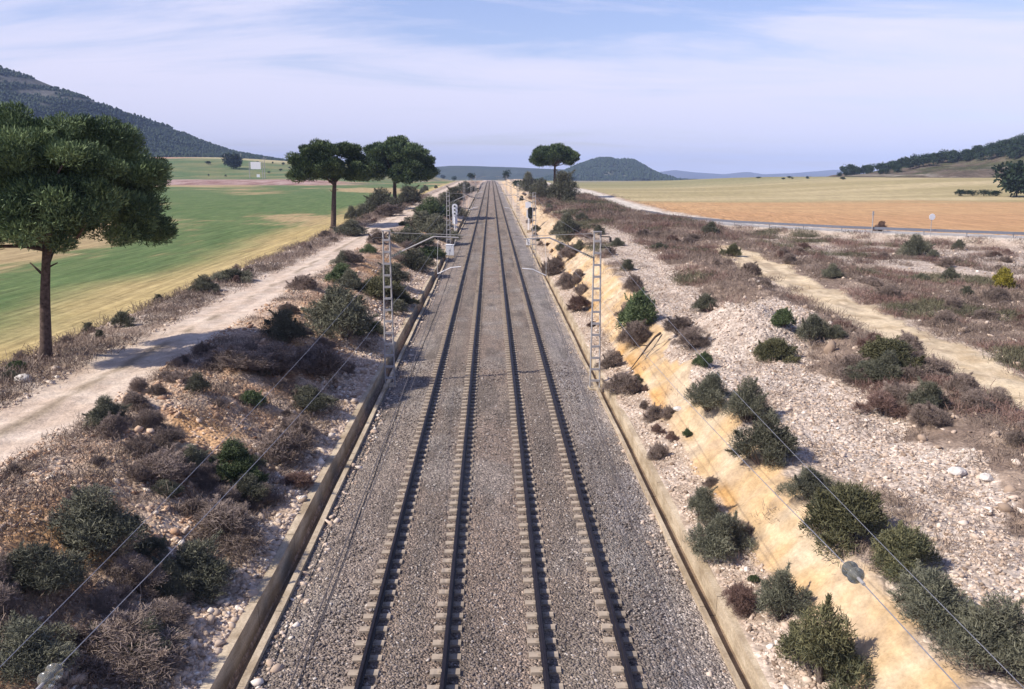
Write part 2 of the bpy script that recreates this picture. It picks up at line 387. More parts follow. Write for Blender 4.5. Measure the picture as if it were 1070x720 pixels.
def ground_color(X, Y):
    n1 = fbm(X * .3, Y * .3, 5); n2 = fbm(X * 1.1, Y * 1.1, 6); n3 = fbm(X * .06, Y * .06, 7); nf = fbm(X * .011, Y * .02, 9)
    T = np.ones(X.shape)
    col = np.zeros(X.shape + (3,)); stony = np.zeros(X.shape)
    zone = np.zeros(X.shape, int)
    mk = masks(X, Y)
    # ---- left
    left = X < 0
    soil = lerp(c3(.4, .255, .165), c3(.52, .4, .3), sst(.35, .65, n2))
    soil = lerp(soil, c3(.56, .34, .17), sst(.54, .68, n1) * .8)
    soil = lerp(soil, c3(.58, .46, .36), sst(-8.6, -7.0, X) * .85)
    soil = lerp(soil, c3(.46, .38, .32), sst(-11, -13, X) * .6)
    lst = .8 * np.ones(X.shape)
    # dirt road
    rd = sst(-18.3, -17.6, X + (n2 - .5) * 2.2) * sst(-13.2, -14.0, X + (n2 - .5) * 2.2)
    roadc = lerp(c3(.54, .425, .33), c3(.63, .52, .42), sst(.3, .7, n2))
    midg = np.exp(-((X + 15.85 + (n1 - .5) * .5) / .3) ** 2) * sst(.42, .6, fbm(X * 1.5, Y * .5, 61))
    roadc = lerp(roadc, c3(.24, .19, .13), midg * .8)
    soil = lerp(soil, roadc, rd); lst = lst * (1 - .75 * rd)
    verge = sst(-17.6, -18.4, X + (n2 - .5))
    vc = lerp(c3(.3, .23, .18), c3(.47, .4, .34), sst(.4, .65, n2)); soil = lerp(soil, vc, verge)
    # fields
    fe = X + (n1 - .5) * 1.6
    fld = sst(-21.6, -22.6, fe)
    U = X * .25 + Y * .04; 
    stripe = fbm(X * .018 + 3, Y * .011 + X * .012, 71, 4)
    row = fbm(X * 2.2, Y * .12, 77, 3)
    green = lerp(c3(.07, .125, .04), c3(.15, .19, .075), row)
    brown = lerp(c3(.3, .22, .11), c3(.46, .35, .19), row)
    gm = sst(.44, .54, stripe + (row - .5) * .16 + (fbm(X * .2, Y * .2, 78) - .5) * .12 + .06 - .03 * sst(60, 30, Y))
    gm = np.clip(gm, 0, 1)
    fc = lerp(brown, green, gm)
    stub = sst(-34, -25, fe + (n3 - .5) * 9)
    fc = lerp(fc, lerp(c3(.38, .28, .12), c3(.48, .37, .18), row), stub * .95)
    bank = sst(540, 556, Y + (n3 - .5) * 12) * sst(618, 602, Y + (n3 - .5) * 12) * sst(-60, -120, X)
    fc = lerp(fc, lerp(c3(.24, .13, .11), c3(.42, .3, .26), sst(.35, .65, n1)), bank)
    up = sst(610, 640, Y) * sst(-60, -120, X)
    fc = lerp(fc, lerp(c3(.1, .15, .06), c3(.2, .2, .09), sst(.4, .6, n3)), up)
    och = sst(860, 900, Y + (n3 - .5) * 60) * sst(-80, -160, X); fc = lerp(fc, lerp(c3(.4, .24, .16), c3(.42, .36, .2), sst(-320, -280, X)), och)
    farf = sst(640, 900, Y) * (1 - sst(-60, -120, X)); fc = lerp(fc, lerp(c3(.36, .27, .13), c3(.16, .17, .09), sst(.4, .6, nf)), farf)
    lc = lerp(soil, fc, fld); lst = lst * (1 - fld)
    # ---- right
    rs = lerp(c3(.42, .335, .26), c3(.54, .45, .37), sst(.35, .65, n2))
    rst = .75 * np.ones(X.shape)
    h = hb(Y); xt = 6.9 + (h - .3) * 1.25
    och2 = sst(6.75, 7.05, X + (n2 - .5) * .7) * sst(xt + .5, xt + .0, X + (n2 - .5) * 1.0)
    oc = lerp(c3(.53, .365, .195), c3(.56, .44, .3), sst(.3, .7, fbm(X * .6, Y * .9, 83)))
    oc = lerp(oc, c3(.38, .28, .19), sst(.55, .7, fbm(X * 1.7, Y * 1.3, 85)) * .55)
    oc = lerp(oc, c3(.45, .36, .28), sst(60, 150, Y) * .3)
    oc = lerp(oc, c3(.52, .29, .1), sst(.56, .7, fbm(X * .9, Y * .35, 84)) * sst(8.2, 7.0, X) * .85)
    rs = lerp(rs, oc, och2); rst = rst * (1 - .9 * och2)
    scr = (mk['scrubA'] | mk['scrubB'] | mk['scrubC']).astype(float)
    rs = lerp(rs, lerp(c3(.22, .165, .13), c3(.36, .28, .22), sst(.4, .7, n2)), scr); rst = np.where(scr > 0, .5, rst)
    gv = lerp(c3(.46, .385, .325), c3(.55, .475, .41), sst(.3, .7, n2)); gr = (mk['gravel'] | mk['bankgravel']).astype(float)
    rs = lerp(rs, gv, gr); rst = np.where(gr > 0, .9, rst)
    sd = mk['sand'].astype(float); rs = lerp(rs, lerp(lerp(c3(.46, .35, .22), c3(.62, .5, .34), sst(.25, .6, n2)), c3(.4, .31, .21), sst(.56, .66, fbm(X * 1.4, Y * .35, 97)) * .7), sd); rst = np.where(sd > 0, .1, rst)
    dr = seg_dist(X, Y, ROADP)
    fs = sst(3.4, 5.0, dr + (n1 - .5) * 2) * (X > 8)
    rowr = fbm(X * .15 + Y * .5, Y * .35, 91, 3)
    plough = lerp(c3(.42, .24, .11), c3(.53, .345, .18), rowr); plough = lerp(plough, c3(.44, .245, .125), sst(.45, .65, nf) * .5)
    Yb = Y + (n3 - .5) * 26 + (nf - .5) * 40
    plough = lerp(plough, lerp(c3(.34, .28, .14), c3(.46, .37, .21), sst(.35, .65, fbm(X * .01, Y * .035, 93))), sst(222, 262, Yb + X * .04 + (fbm(X * .05, Y * .1, 95) - .5) * 26))
    plough = lerp(plough, c3(.2, .2, .09), sst(430, 520, Yb) * .6)
    rs = lerp(rs, plough, fs); rst = rst * (1 - fs)
    onr = sst(3.3, 2.7, np.abs(dr) + (n1 - .5) * .9) * (X > 5)
    pav = sst(150, 138, Y) * sst(2.3, 1.9, np.abs(dr))
    rr = lerp(lerp(c3(.55, .48, .4), c3(.62, .56, .48), n2), c3(.34, .32, .31), pav * .85)
    rs = lerp(rs, rr, onr); rst = rst * (1 - onr)
    farr = sst(700, 1100, Y); rs = lerp(rs, lerp(c3(.2, .19, .1), c3(.36, .28, .16), sst(.4, .6, nf)), farr)
    col = np.where(left[..., None], lc, rs); stony = np.where(left, lst, rst)
    zone[left & (rd > .5) & (Y < 520)] = 1
    zone[left & (fld > .5)] = 2
    zone[~left & (fs > .5) & (onr < .5)] = 3
    zone[~left & (onr >= .5)] = 4
    zone[~left & (sd > .5) & (onr < .5) & (fs < .5)] = 5
    return col, stony, zone
GC, GS, GZN = ground_color(GX, GY)
ny, nx = GX.shape
idx = np.arange(ny * nx).reshape(ny, nx)
quads = np.stack([idx[:-1, :-1], idx[:-1, 1:], idx[1:, 1:], idx[1:, :-1]], -1).reshape(-1, 4)
zf = GZN[:-1, :-1].ravel()
V = np.stack([GX, GY, GZ], -1).reshape(-1, 3); C = GC.reshape(-1, 3); S = GS.ravel()
for z, nm in enumerate(['ground', 'dirt_road', 'grain_field', 'ploughed_field', 'road', 'sand_track']):
    q = quads[zf == z]; u, inv = np.unique(q, return_inverse=True)
    o = link(nm, np_mesh(nm, V[u], inv.reshape(-1, 4), {'Col': C[u], 'stony': S[u]}, True), M['earth']); tag(o, kind='structure')

# ------------------------------------------------------------------ ballast bed
bx = np.linspace(-5.22, 5.1, 118); by = [-12.0, 0, 10]; y = 13.0
while y < 1000: by.append(y); y += max(.11, .006 * y)
by = np.array(by); BX, BY = np.meshgrid(bx, by)
def ballast_rel(x): return np.interp(x, [-5.3, -4.6, -3.6, -3.0, -1.95, -1.0, 0, 1.0, 1.95, 3.0, 3.6, 4.5, 5.2], [-.4, -.34, -.27, -.235, -.24, -.245, -.26, -.245, -.24, -.235, -.27, -.34, -.4])
BZ = track(BY) + ballast_rel(BX) + (vn(BX * 9, BY * 9, 3) - .5) * .035 + (fbm(BX * .8, BY * .3, 4) - .5) * .05
bc = lerp(np.broadcast_to(c3(.245, .186, .146), BX.shape + (3,)), c3(.262, .23, .212), sst(2.9, 3.5, np.abs(BX)))
bc = lerp(bc, c3(.25, .2, .165), sst(-2.9, -3.4, BX))
bc = lerp(bc, c3(.19, .155, .125), np.exp(-((np.abs(BX) - 1.95) / .45) ** 2) * .7)
bc = lerp(bc, c3(.3, .25, .2), sst(.45, .6, fbm(BX * .8, BY * .15, 14)) * .4)
rl = np.min(np.abs(np.abs(BX)[..., None] - np.array([1.08, 2.82])), -1)
bc = lerp(bc, c3(.17, .125, .095), np.exp(-(rl / .33) ** 2) * (.35 + .5 * sst(.4, .6, fbm(BX * .4, BY * .12, 18))))
bc = lerp(bc, c3(.12, .1, .085), sst(.56, .7, fbm(BX * 1.2, BY * .22, 19)) * .55)
bc = lerp(bc, c3(.3, .27, .24), sst(.55, .7, fbm(BX * .5, BY * .3, 20)) * .4)
bc = lerp(bc, c3(.44, .36, .29), sst(4.5, 5.1, BX + (fbm(BX, BY * .7, 15) - .5) * 1.2) * .75)
nby, nbx = BX.shape; bi = np.arange(nby * nbx).reshape(nby, nbx)
o = link('ballast_bed', np_mesh('ballast_bed', np.stack([BX, BY, BZ], -1).reshape(-1, 3), np.stack([bi[:-1, :-1], bi[:-1, 1:], bi[1:, 1:], bi[1:, :-1]], -1).reshape(-1, 4), {'Col': bc.reshape(-1, 3)}, True), M['ballast'])
tag(o, kind='structure')

# ------------------------------------------------------------------ loose stones (stuff)
ICO_V = None
def ico():
    bm = bmesh.new(); bmesh.ops.create_icosphere(bm, subdivisions=1, radius=1)
    v = np.array([x.co[:] for x in bm.verts]); f = np.array([[q.index for q in p.verts] for p in bm.faces]); bm.free(); return v, f
IV, IF = ico()
def scatter_stones(name, P, size, mat, sink=.35, flat=.7):
    n = len(P); ph = rng.uniform(.55, 1.4, (n, len(IV)))
    v = IV[None] * ph[..., None] * (size[:, None, None] * np.stack([rng.uniform(.7, 1.3, n), rng.uniform(.7, 1.3, n), rng.uniform(flat * .7, flat * 1.3, n)], -1)[:, None, :])
    a = rng.uniform(0, 6.28, n); ca, sa = np.cos(a)[:, None], np.sin(a)[:, None]
    v = np.stack([v[..., 0] * ca - v[..., 1] * sa, v[..., 0] * sa + v[..., 1] * ca, v[..., 2]], -1)
    tl = rng.uniform(-.5, .5, n)[:, None]; v[..., 2] += v[..., 0] * tl
    v += P[:, None, :]; v[..., 2] += (size * (.5 - sink))[:, None] * flat
    f = (IF[None] + (np.arange(n) * len(IV))[:, None, None]).reshape(-1, 3)
    t = np.repeat(np.clip(rng.normal(.5, .25, n), 0, 1), len(IV))
    return tag(link(name, np_mesh(name, v.reshape(-1, 3), f, {'tint': t}), mat), kind='stuff')
def sample(n, x0, x1, y0, y1):
    u = rng.uniform(0, 1, n); yy = np.exp(np.log(y0) + u * (np.log(y1) - np.log(y0)))
    xx = rng.uniform(x0, x1, n); return xx, yy
def on_ground(x, y): return np.stack([x, y, zg(x, y)], -1)
# left: pale rubble beside the wall, reddish rubble on the slope
x, y = sample(9500, -8.4, -6.02, 14, 130); s = np.clip(rng.lognormal(-3.0, .5, len(x)), .02, .17)
scatter_stones('limestone_rubble', on_ground(x, y), s, M['pale_stone'])
tag(bpy.data.objects['limestone_rubble'], 'pale limestone rubble heaped along the left concrete channel wall', 'rubble')
x, y = sample(17000, -14.2, -7.2, 14, 110); k = fbm(x * .5, y * .5, 33) > .42; x, y = x[k], y[k]; s = np.clip(rng.lognormal(-3.25, .55, len(x)), .015, .16)
tag(scatter_stones('reddish_rubble', on_ground(x, y), s, M['red_stone']), 'reddish brown stones strewn over the shrubby slope left of the railway', 'rubble')
x, y = sample(5000, -22, -17.3, 24, 150); k = fbm(x * .6, y * .6, 35) > .48; x, y = x[k], y[k]; s = np.clip(rng.lognormal(-2.9, .5, len(x)), .03, .25)
tag(scatter_stones('verge_stones', on_ground(x, y), s, M['pale_stone']), 'pale stones along the far verge of the left dirt road', 'stones')
# right
x, y = sample(8500, 5.74, 6.95, 14, 150); s = np.clip(rng.lognormal(-3.5, .5, len(x)), .015, .12)
tag(scatter_stones('gravel_strip', on_ground(x, y), s, M['pale_stone']), 'whitish stones lying between the right channel and the ochre bank', 'gravel')
x, y = sample(110000, 7.5, 30, 14, 130); k = masks(x, y)['gravel']; x, y = x[k], y[k]; s = np.clip(rng.lognormal(-3.45, .45, len(x)), .015, .13)
tag(scatter_stones('quarry_stones', on_ground(x, y), s, M['pale_stone']), 'whitish quarry stones spread over the shelf above the right bank', 'gravel')
x, y = sample(9000, 8, 60, 20, 140); mk = masks(x, y); k = mk['scrubA'] | mk['scrubB'] | mk['bankgravel']; x, y = x[k], y[k]; s = np.clip(rng.lognormal(-2.7, .55, len(x)), .03, .4)
tag(scatter_stones('scrub_stones', on_ground(x, y), s, M['pale_stone']), 'scattered pale stones among the dry scrub right of the shelf', 'stones')
x, y = sample(26000, -5.1, 5.0, 15, 48)
P = np.stack([x, y, track(y) + ballast_rel(x)], -1); near_rail = np.min(np.abs(np.abs(x)[:, None] - np.array([[1.08, 2.82]])), 1) < .5
k = ~(near_rail & (rng.uniform(0, 1, len(x)) < .55)); P = P[k]
P = P[np.min(np.abs(np.abs(P[:, 0])[:, None] - np.array([[1.08, 2.82]])), 1) > .1]
tag(scatter_stones('ballast_stones', P, rng.uniform(.02, .042, len(P)), M['ballast_stone'], .3, .8), 'loose grey ballast stones between and beside the rails', 'ballast')
x, y = sample(500, -5.15, -4.7, 14, 90); P = np.stack([x, y, track(y) + ballast_rel(x)], -1)
tag(scatter_stones('spilled_stones', P, np.clip(rng.lognormal(-3., .5, len(x)), .03, .16), M['pale_stone']), 'pale stones spilled over the left kerb onto the ballast', 'stones')

x, y = sample(420, 4.5, 5.06, 14, 110); k = fbm(x * .3, y * .35, 38) > .48; x, y = x[k], y[k]; P = np.stack([x, y, track(y) + ballast_rel(x)], -1)
tag(scatter_stones('pale_chippings', P, np.clip(rng.lognormal(-3.3, .5, len(x)), .02, .12), M['pale_stone']), 'pale stones fallen onto the ballast beside the right kerb', 'stones')

# ------------------------------------------------------------------ tracks
def rail_mesh():
    prof = [(-.07, -.17), (.07, -.17), (.07, -.155), (.012, -.13), (.012, -.045), (.036, -.035), (.036, -.004), (.028, 0), (-.028, 0), (-.036, -.004), (-.036, -.035), (-.012, -.045), (-.012, -.13), (-.07, -.155)]
    yy = np.r_[np.arange(-12, 460, 18.), np.arange(460, 900, 20.)]; n = len(prof); v = []; f = []
    for y in yy:
        z = float(track(y)); v += [(px, y, z + (pz + .02 if pz > -.1 else pz - .02)) for px, pz in prof]
    for i in range(len(yy) - 1):
        for k in range(n): f.append((i * n + k, i * n + (k + 1) % n, (i + 1) * n + (k + 1) % n, (i + 1) * n + k))
    me = bpy.data.meshes.new('rail'); me.from_pydata(v, [], f); me.materials.append(M['rail'])
    bm = bmesh.new(); bm.from_mesh(me); bmesh.ops.recalc_face_normals(bm, faces=bm.faces); bm.to_mesh(me); bm.free(); return me
RAIL = rail_mesh()
def sleeper_mb(mb, y, z, jit=0):
    for sx in (-.87, .87):
        mb.box(sx + random.uniform(-jit, jit), y, z - .185 - .1, .7, .24, .21, None, .08)
        for c in (-.1, .1): mb.box(sx + c, y, z - .18, .07, .1, .035)
    mb.box(0, y, z - .3, 1.2, .07, .06)
smb = MB(); sleeper_mb(smb, 0, 0); SL = None
for nm, cx, lab in (('railway_track', -1.95, 'left hand railway track running beside the tall channel wall'), ('railway_track', 1.95, 'right hand railway track running beside the ochre cut bank')):
    t = empty(nm, (cx, 0, 0), 0, lab, 'railway track')
    for s in (-.87, .87):
        r = link('rail', RAIL, None, t); r.location.x = s
    for k in range(100):
        y = 14.2 + .6 * k
        if SL is None: o = smb.build('sleeper', M['sleeper'], t); SL = o
        else: o = SL.copy(); COL.objects.link(o); o.parent = t
        o.location = (random.uniform(-.015, .015), y, float(track(y)) + random.uniform(-.02, .004)); o.rotation_euler = (0, 0, random.uniform(-.012, .012))
    far = MB()
    for k in range(100, 1000):
        y = 14.2 + .6 * k; sleeper_mb(far, y, float(track(y)), .01)
    o = far.build('far_sleepers', M['sleeper'], t); o['kind'] = 'stuff'

# drainage channels
def extrude(prof, y0, y1, step, wob, seed, name, mat, parent):
    yy = np.arange(y0, y1, step); n = len(prof); v = []; f = []
    for y in yy:
        z = float(track(y)); w = (float(vn(np.array([y * .18]), np.array([0.5]), seed)[0]) - .5) * wob; w2 = (float(vn(np.array([y * .5]), np.array([3.5]), seed)[0]) - .5) * wob * .7
        v += [(px + w, y, z + pz + w2) for px, pz in prof]
    for i in range(len(yy) - 1):
        for k in range(n): f.append((i * n + k, i * n + (k + 1) % n, (i + 1) * n + (k + 1) % n, (i + 1) * n + k))
    f.append(tuple(range(n))); f.append(tuple((len(yy) - 1) * n + k for k in range(n)))
    me = bpy.data.meshes.new(name); me.from_pydata(v, [], f); me.materials.append(mat)
    bm = bmesh.new(); bm.from_mesh(me); bmesh.ops.recalc_face_normals(bm, faces=bm.faces); bm.to_mesh(me); bm.free()
    return link(name, me, None, parent)
ch = empty('drainage_channel', (0, 0, 0), 0, 'concrete drainage channel with a tall brown outer wall at the foot of the left slope', 'drainage channel')
extrude([(-5.76, -.85), (-5.78, -.02), (-6.0, -.02), (-6.02, -.85)], 8, 420, .7, .09, 5, 'outer_wall', M['concrete'], ch)
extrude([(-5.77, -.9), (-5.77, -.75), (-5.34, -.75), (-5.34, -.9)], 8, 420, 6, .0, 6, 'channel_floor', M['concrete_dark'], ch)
extrude([(-5.34, -.92), (-5.34, -.25), (-5.18, -.26), (-5.18, -.92)], 8, 420, .7, .06, 7, 'kerb', M['concrete'], ch)
ch = empty('drainage_channel', (0, 0, 0), 0, 'low cream concrete drainage channel in front of the ochre bank right of the tracks', 'drainage channel')
extrude([(5.47, -.85), (5.5, .0), (5.68, .02), (5.7, -.85)], 8, 420, .7, .09, 8, 'outer_wall', M['concrete'], ch)
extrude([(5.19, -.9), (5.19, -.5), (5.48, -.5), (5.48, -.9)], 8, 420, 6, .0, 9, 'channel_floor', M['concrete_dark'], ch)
extrude([(5.07, -.92), (5.07, -.27), (5.19, -.28), (5.19, -.92)], 8, 420, .7, .06, 10, 'kerb', M['concrete'], ch)
for cx, lab in ((-4.93, 'thin dark cable lying on the ballast right beside the left kerb'), (-4.2, 'thin dark cable on the ballast between the left kerb cable and the left track')):
    mb = MB(); pts = []
    for y in np.arange(10, 130, 1.5): pts.append((cx + .05 * math.sin(y * .11) + .015 * math.sin(y * .9), y, float(track(y)) + float(ballast_rel(cx)) + .025))
    mb.tube(pts, .014, 6); tag(mb.build('trackside_cable', M['cable']), lab, 'cable')

# ------------------------------------------------------------------ catenary
MAST_Y = [43 + 64 * k for k in range(5)]
def mast_proto(side):
    """side -1: stands left, reaches right (+x)"""
    d = -side
    root = empty('catenary_mast', (0, 0, 0))
    mb = MB(); mb.box(0, 0, -.35, .7, .8, .7, None, .1); mb.build('foundation', M['concrete'], root)
    H = 7.62
    for s in (-1, 1):
        lg = MB(); lg.tube([(s * .235, 0, -.02), (s * .15, 0, H)], .042, 4); lg.build('leg', M['galv'], root)
    for k in range(13):
        z = .35 + k * .57; w = .235 - .085 * z / H
        b = MB(); b.box(0, 0, z, 2 * w + .02, .08, .1); b.build('batten', M['galv'], root)
    cap = MB(); cap.box(0, 0, H + .02, .42, .2, .05); cap.build('cap_plate', M['galv'], root)
    # cantilever: horizontal top tube, diagonal strut, steady arm
    xm = d * 3.25                                     # track centre line
    top = MB(); top.tube([(d * .18, 0, 7.55), (d * 4.0, 0, 7.42)], .012, 8); top.build('top_tie', M['galv'], root)
    st = MB(); st.tube([(d * .75, 0, 6.65), (d * 2.3, 0, 7.36), (d * 3.5, 0, 7.3)], .036, 8); st.build('cantilever', M['galv'], root)
    for nm, a, b in (('insulator', (d * .2, 0, 6.4), (d * .75, 0, 6.65)),):
        ins = MB(); A = Vector(a); B = Vector(b); ax = (B - A); L_ = ax.length
        prof = [(.03, 0)]
        for k in range(5): prof += [(.035, L_ * (.1 + .17 * k)), (.1, L_ * (.14 + .17 * k)), (.035, L_ * (.2 + .17 * k))]
        prof.append((.03, L_)); ins.lathe(prof, A, ax, 12); ins.build(nm, M['glass'], root)
    sp = MB(); sp.tube([(d * 2.5, 0, 7.36), (d * 2.45, .0, 6.1)], .006, 5); sp.tube([(d * 2.45, 0, 5.55), (d * 3.1, 0, 5.85), (d * 3.6, 0, 5.9)], .022, 6); sp.tube([(d * 2.45, 0, 6.1), (d * 2.45, 0, 5.55)], .006, 5); sp.build('registration_arm', M['white'], root)
    hd = MB(); hd.tube([(d * 3.35, 0, 7.3), (d * 3.3, 0, 6.95)], .018, 6); hd.build('hanger', M['galv'], root)
    for z in ((6.9, 7.4) if side > 0 else (7.3,)):
        br = MB(); br.tube([(-d * .15, 0, z), (-d * .6, 0, z)], .03, 6); br.lathe([(.03, 0), (.09, .04), (.03, .08), (.09, .12), (.03, .16), (.09, .2), (.03, .24)], (-d * .62, 0, z - .02), (0, 0, -1), 10); br.build('bracket', M['cable'], root)
    return root
first = {}
ords = ['nearest', 'second', 'third', 'fourth', 'fifth', 'sixth', 'seventh', 'eighth']
for side, nm in ((-1, 'left'), (1, 'right')):
    pr = mast_proto(side)
    for k, y in enumerate(MAST_Y):
        o = pr if k == 0 else copy_tree(pr)
        X = side * (5.08 if k == 0 else 5.15)
        yy = y if side < 0 else y - .8
        o.location = (X - .04, yy, float(track(yy)) - .32)
        o['label'] = '%s lattice catenary mast along the %s side of the tracks, counting from the camera' % (ords[k], nm) if k else 'tall lattice catenary mast closest to the camera on the %s side of the tracks' % nm
        o['category'] = 'catenary mast'; o['group'] = 'catenary masts along the railway'
def sag(a, b, s, n=14):
    a = Vector(a); b = Vector(b); return [tuple(a.lerp(b, t) - Vector((0, 0, s * 4 * t * (1 - t)))) for t in [i / n for i in range(n + 1)]]
for side, nm in ((-1, 'left'), (1, 'right')):
    root = empty('overhead_line', (side * 1.95, 0, 0), 0, 'pair of overhead contact and messenger wires strung above the %s track' % nm, 'overhead wires')
    sps = [-21] + MAST_Y
    cw = MB(); mw = MB(); P1 = []; P2 = []; dr_ = []
    for a, b in zip(sps[:-1], sps[1:]):
        za, zb = float(track(a)), float(track(b))
        s1 = sag((0, a, za + 6.63), (0, b, zb + 6.63), 1.05); P1 += s1[:-1] if b != sps[-1] else s1
        off = .2 if sps.index(b) % 2 else -.2
        P2 += [(-off, a, za + 5.38)] + ([(off, b, zb + 5.38)] if b == sps[-1] else [])
        for i in range(2, 13, 2):
            t = i / 14; dr_.append(((-off + 2 * off * t, a + (b - a) * t, za + (zb - za) * t + 5.38), s1[i]))
    cw.tube(P2, .007, 5); cw.build('contact_wire', M['copper'], root)
    mw.tube(P1, .008, 5); mw.build('messenger_wire', M['copper'], root)
    for a, b in dr_:
        d = MB(); d.tube([a, b], .003, 4); d.build('dropper', M['copper'], root)
# outer feeder wires, tied off at the bridge with glass insulators
def feeder(pts_px, mast_side, zatt, lab, insul=None, sagv=.25):
    (px, py, dep) = pts_px
    a = at_depth(px, py, dep)
    m = MAST_Y[0]; X0 = mast_side * 5.08 + mast_side * .3
    b = np.array([X0, m + (0 if mast_side < 0 else -.8), float(track(m)) - .32 + zatt])
    dirv = (a - b); e = b + dirv * ((b[1] + 3.0) / (b[1] - a[1]))      # carry on to the bridge above the camera's foot
    root = empty('feeder_wire', (0, 0, 0), 0, lab, 'wire')
    pts = [tuple(e)] + [tuple(b + (a - b) * t) for t in (1., )] + sag(a, b, sagv, 10)[1:]
    prevp = b
    for k in range(1, 5):
        y = MAST_Y[k]; c = (mast_side * 5.45, y, float(track(y)) - .32 + zatt); pts += sag(prevp, c, .5, 8)[1:]; prevp = c
    if insul:
        ip = at_depth(*insul); 
        d = Vector(b - a).normalized()
        w = MB(); w.tube([p for p in pts if p[1] >= ip[1] + .3] if False else [tuple(Vector(ip) + d * .22)] + [p for p in pts if p[1] > ip[1] + 1.5], .0065, 6); w.build('cable', M['wire'], root)
        w = MB(); w.tube([tuple(e), tuple(Vector(ip) - d * .26)], .0065, 6); w.build('tail_wire', M['wire'], root)
        for k in range(2):
            ins = MB(); o_ = Vector(ip) + d * (.17 - .19 * k)
            ins.lathe([(.02, -.09), (.04, -.085), (.05, -.04), (.075, -.035), (.1, -.01), (.11, .02), (.104, .035), (.08, .05), (.06, .065), (.045, .07), (.03, .1)], o_, -d, 24); ins.build('insulator', M['glass'], root, True)
        rod = MB(); rod.tube([tuple(Vector(ip) + d * .3), tuple(Vector(ip) - d * .3)], .022, 8); rod.build('clamp', M['galv'], root)
    else:
        w = MB(); w.tube(pts, .005, 6); w.build('cable', M['wire'], root)
feeder((50, 709, 10.5), -1, 3.5, 'thick pale wire ending in glass insulators at the lower left corner', (50, 709, 10.5))
feeder((0, 697, 10.8), -1, 6.0, 'thin pale wire left of the one with glass insulators, above the left slope')
feeder((893, 600, 11.), 1, 4.3, 'pale wire ending in glass insulators above the ochre bank on the right', (893, 600, 11.))
feeder((1069, 718, 10.5), 1, 7.0, 'pale wire crossing the dark green shrubs in the lower right corner')

# trackside signals, cabinets
def signal(x, y, lab, black):
    z = zgs(x, y) if abs(x) > 5.7 else float(track(y)) - .4
    r = empty('railway_signal', (x, y, z), 0, lab, 'railway signal')
    b = MB(); b.box(0, 0, .12, .7, .7, .5, None, .1); b.build('foundation', M['concrete'], r)
    p = MB(); p.tube([(0, 0, .3), (0, 0, 4.9)], .09, 10); p.build('post', M['white'], r)
    l = MB()
    for s in (-.2, .2): l.tube([(s, .35, .2), (s, .3, 4.4)], .02, 5)
    for k in range(13): l.tube([(-.2, .34, .4 + .32 * k), (.2, .34, .4 + .32 * k)], .014, 5)
    l.build('ladder', M['white'], r)
    pl = MB(); pl.box(0, .1, 2.9, .75, .05, 1.3); pl.build('number_plate', M['white'], r)
    h = MB(); n = 24
    prof = [(.42 * math.cos(t), 4.35 + (.5 if math.sin(t) > 0 else -.5) + .42 * math.sin(t)) for t in [2 * math.pi * i / n for i in range(n)]]
    bidx = len(h.v)
    for yy in (-.16, -.06): h.v += [(a + (.25 if black else 0), yy, c - (1.3 if black else 0)) for a, c in prof]
    h.f.append(list(range(n))); h.f.append(list(range(n, 2 * n)))
    for k in range(n): h.f.append([k, (k + 1) % n, n + (k + 1) % n, n + k])
    hd = h.build('signal_head', M['black' if black else 'white'], r)
    for k, zz in enumerate((.55, 0, -.55)):
        q = MB(); q.lathe([(.1, 0), (.13, .02), (.13, .14), (.115, .2)], (.25 if black else 0, -.17, 4.35 + zz - (1.3 if black else 0)), (0, -1, 0), 14); q.build('lens', M['lamp'], hd)
    if black:
        w = MB(); w.box(-.1, .02, 4.3, .9, .3, 1.0); w.build('equipment_box', M['white'], r)
    return r
signal(-5.5, 134, 'white railway signal on a post left of the tracks beside dark bushes', False)
signal(5.95, 141, 'railway signal with a black oval head right of the tracks', True)
def cabinet(x, y, w, h, lab):
    r = empty('trackside_cabinet', (x, y, float(track(y)) - .35), 0, lab, 'cabinet')
    b = MB(); b.box(0, 0, .1, w * 1.1, .6, .3); b.build('plinth', M['concrete'], r)
    b = MB(); b.box(0, 0, .25 + h / 2, w, .5, h); b.build('body', M['white'], r)
    b = MB(); b.box(0, 0, .28 + h, w * 1.12, .6, .06, None, .2); b.build('roof', M['white'], r)
    for s in (-.25, .25):
        d = MB(); d.box(s * w, -.26, .25 + h / 2, w * .46, .02, h * .9); dd = d.build('door', M['white'], r)
        k = MB(); k.box(s * w * .3, -.28, .25 + h / 2, .03, .03, .14); k.build('handle', M['black'], dd)
cabinet(-5.0, 106, .95, 1.25, 'white trackside cabinet beside the left track at the second mast')
cabinet(5.0, 120, .5, .7, 'small white trackside box at the edge of the ballast right of the tracks')

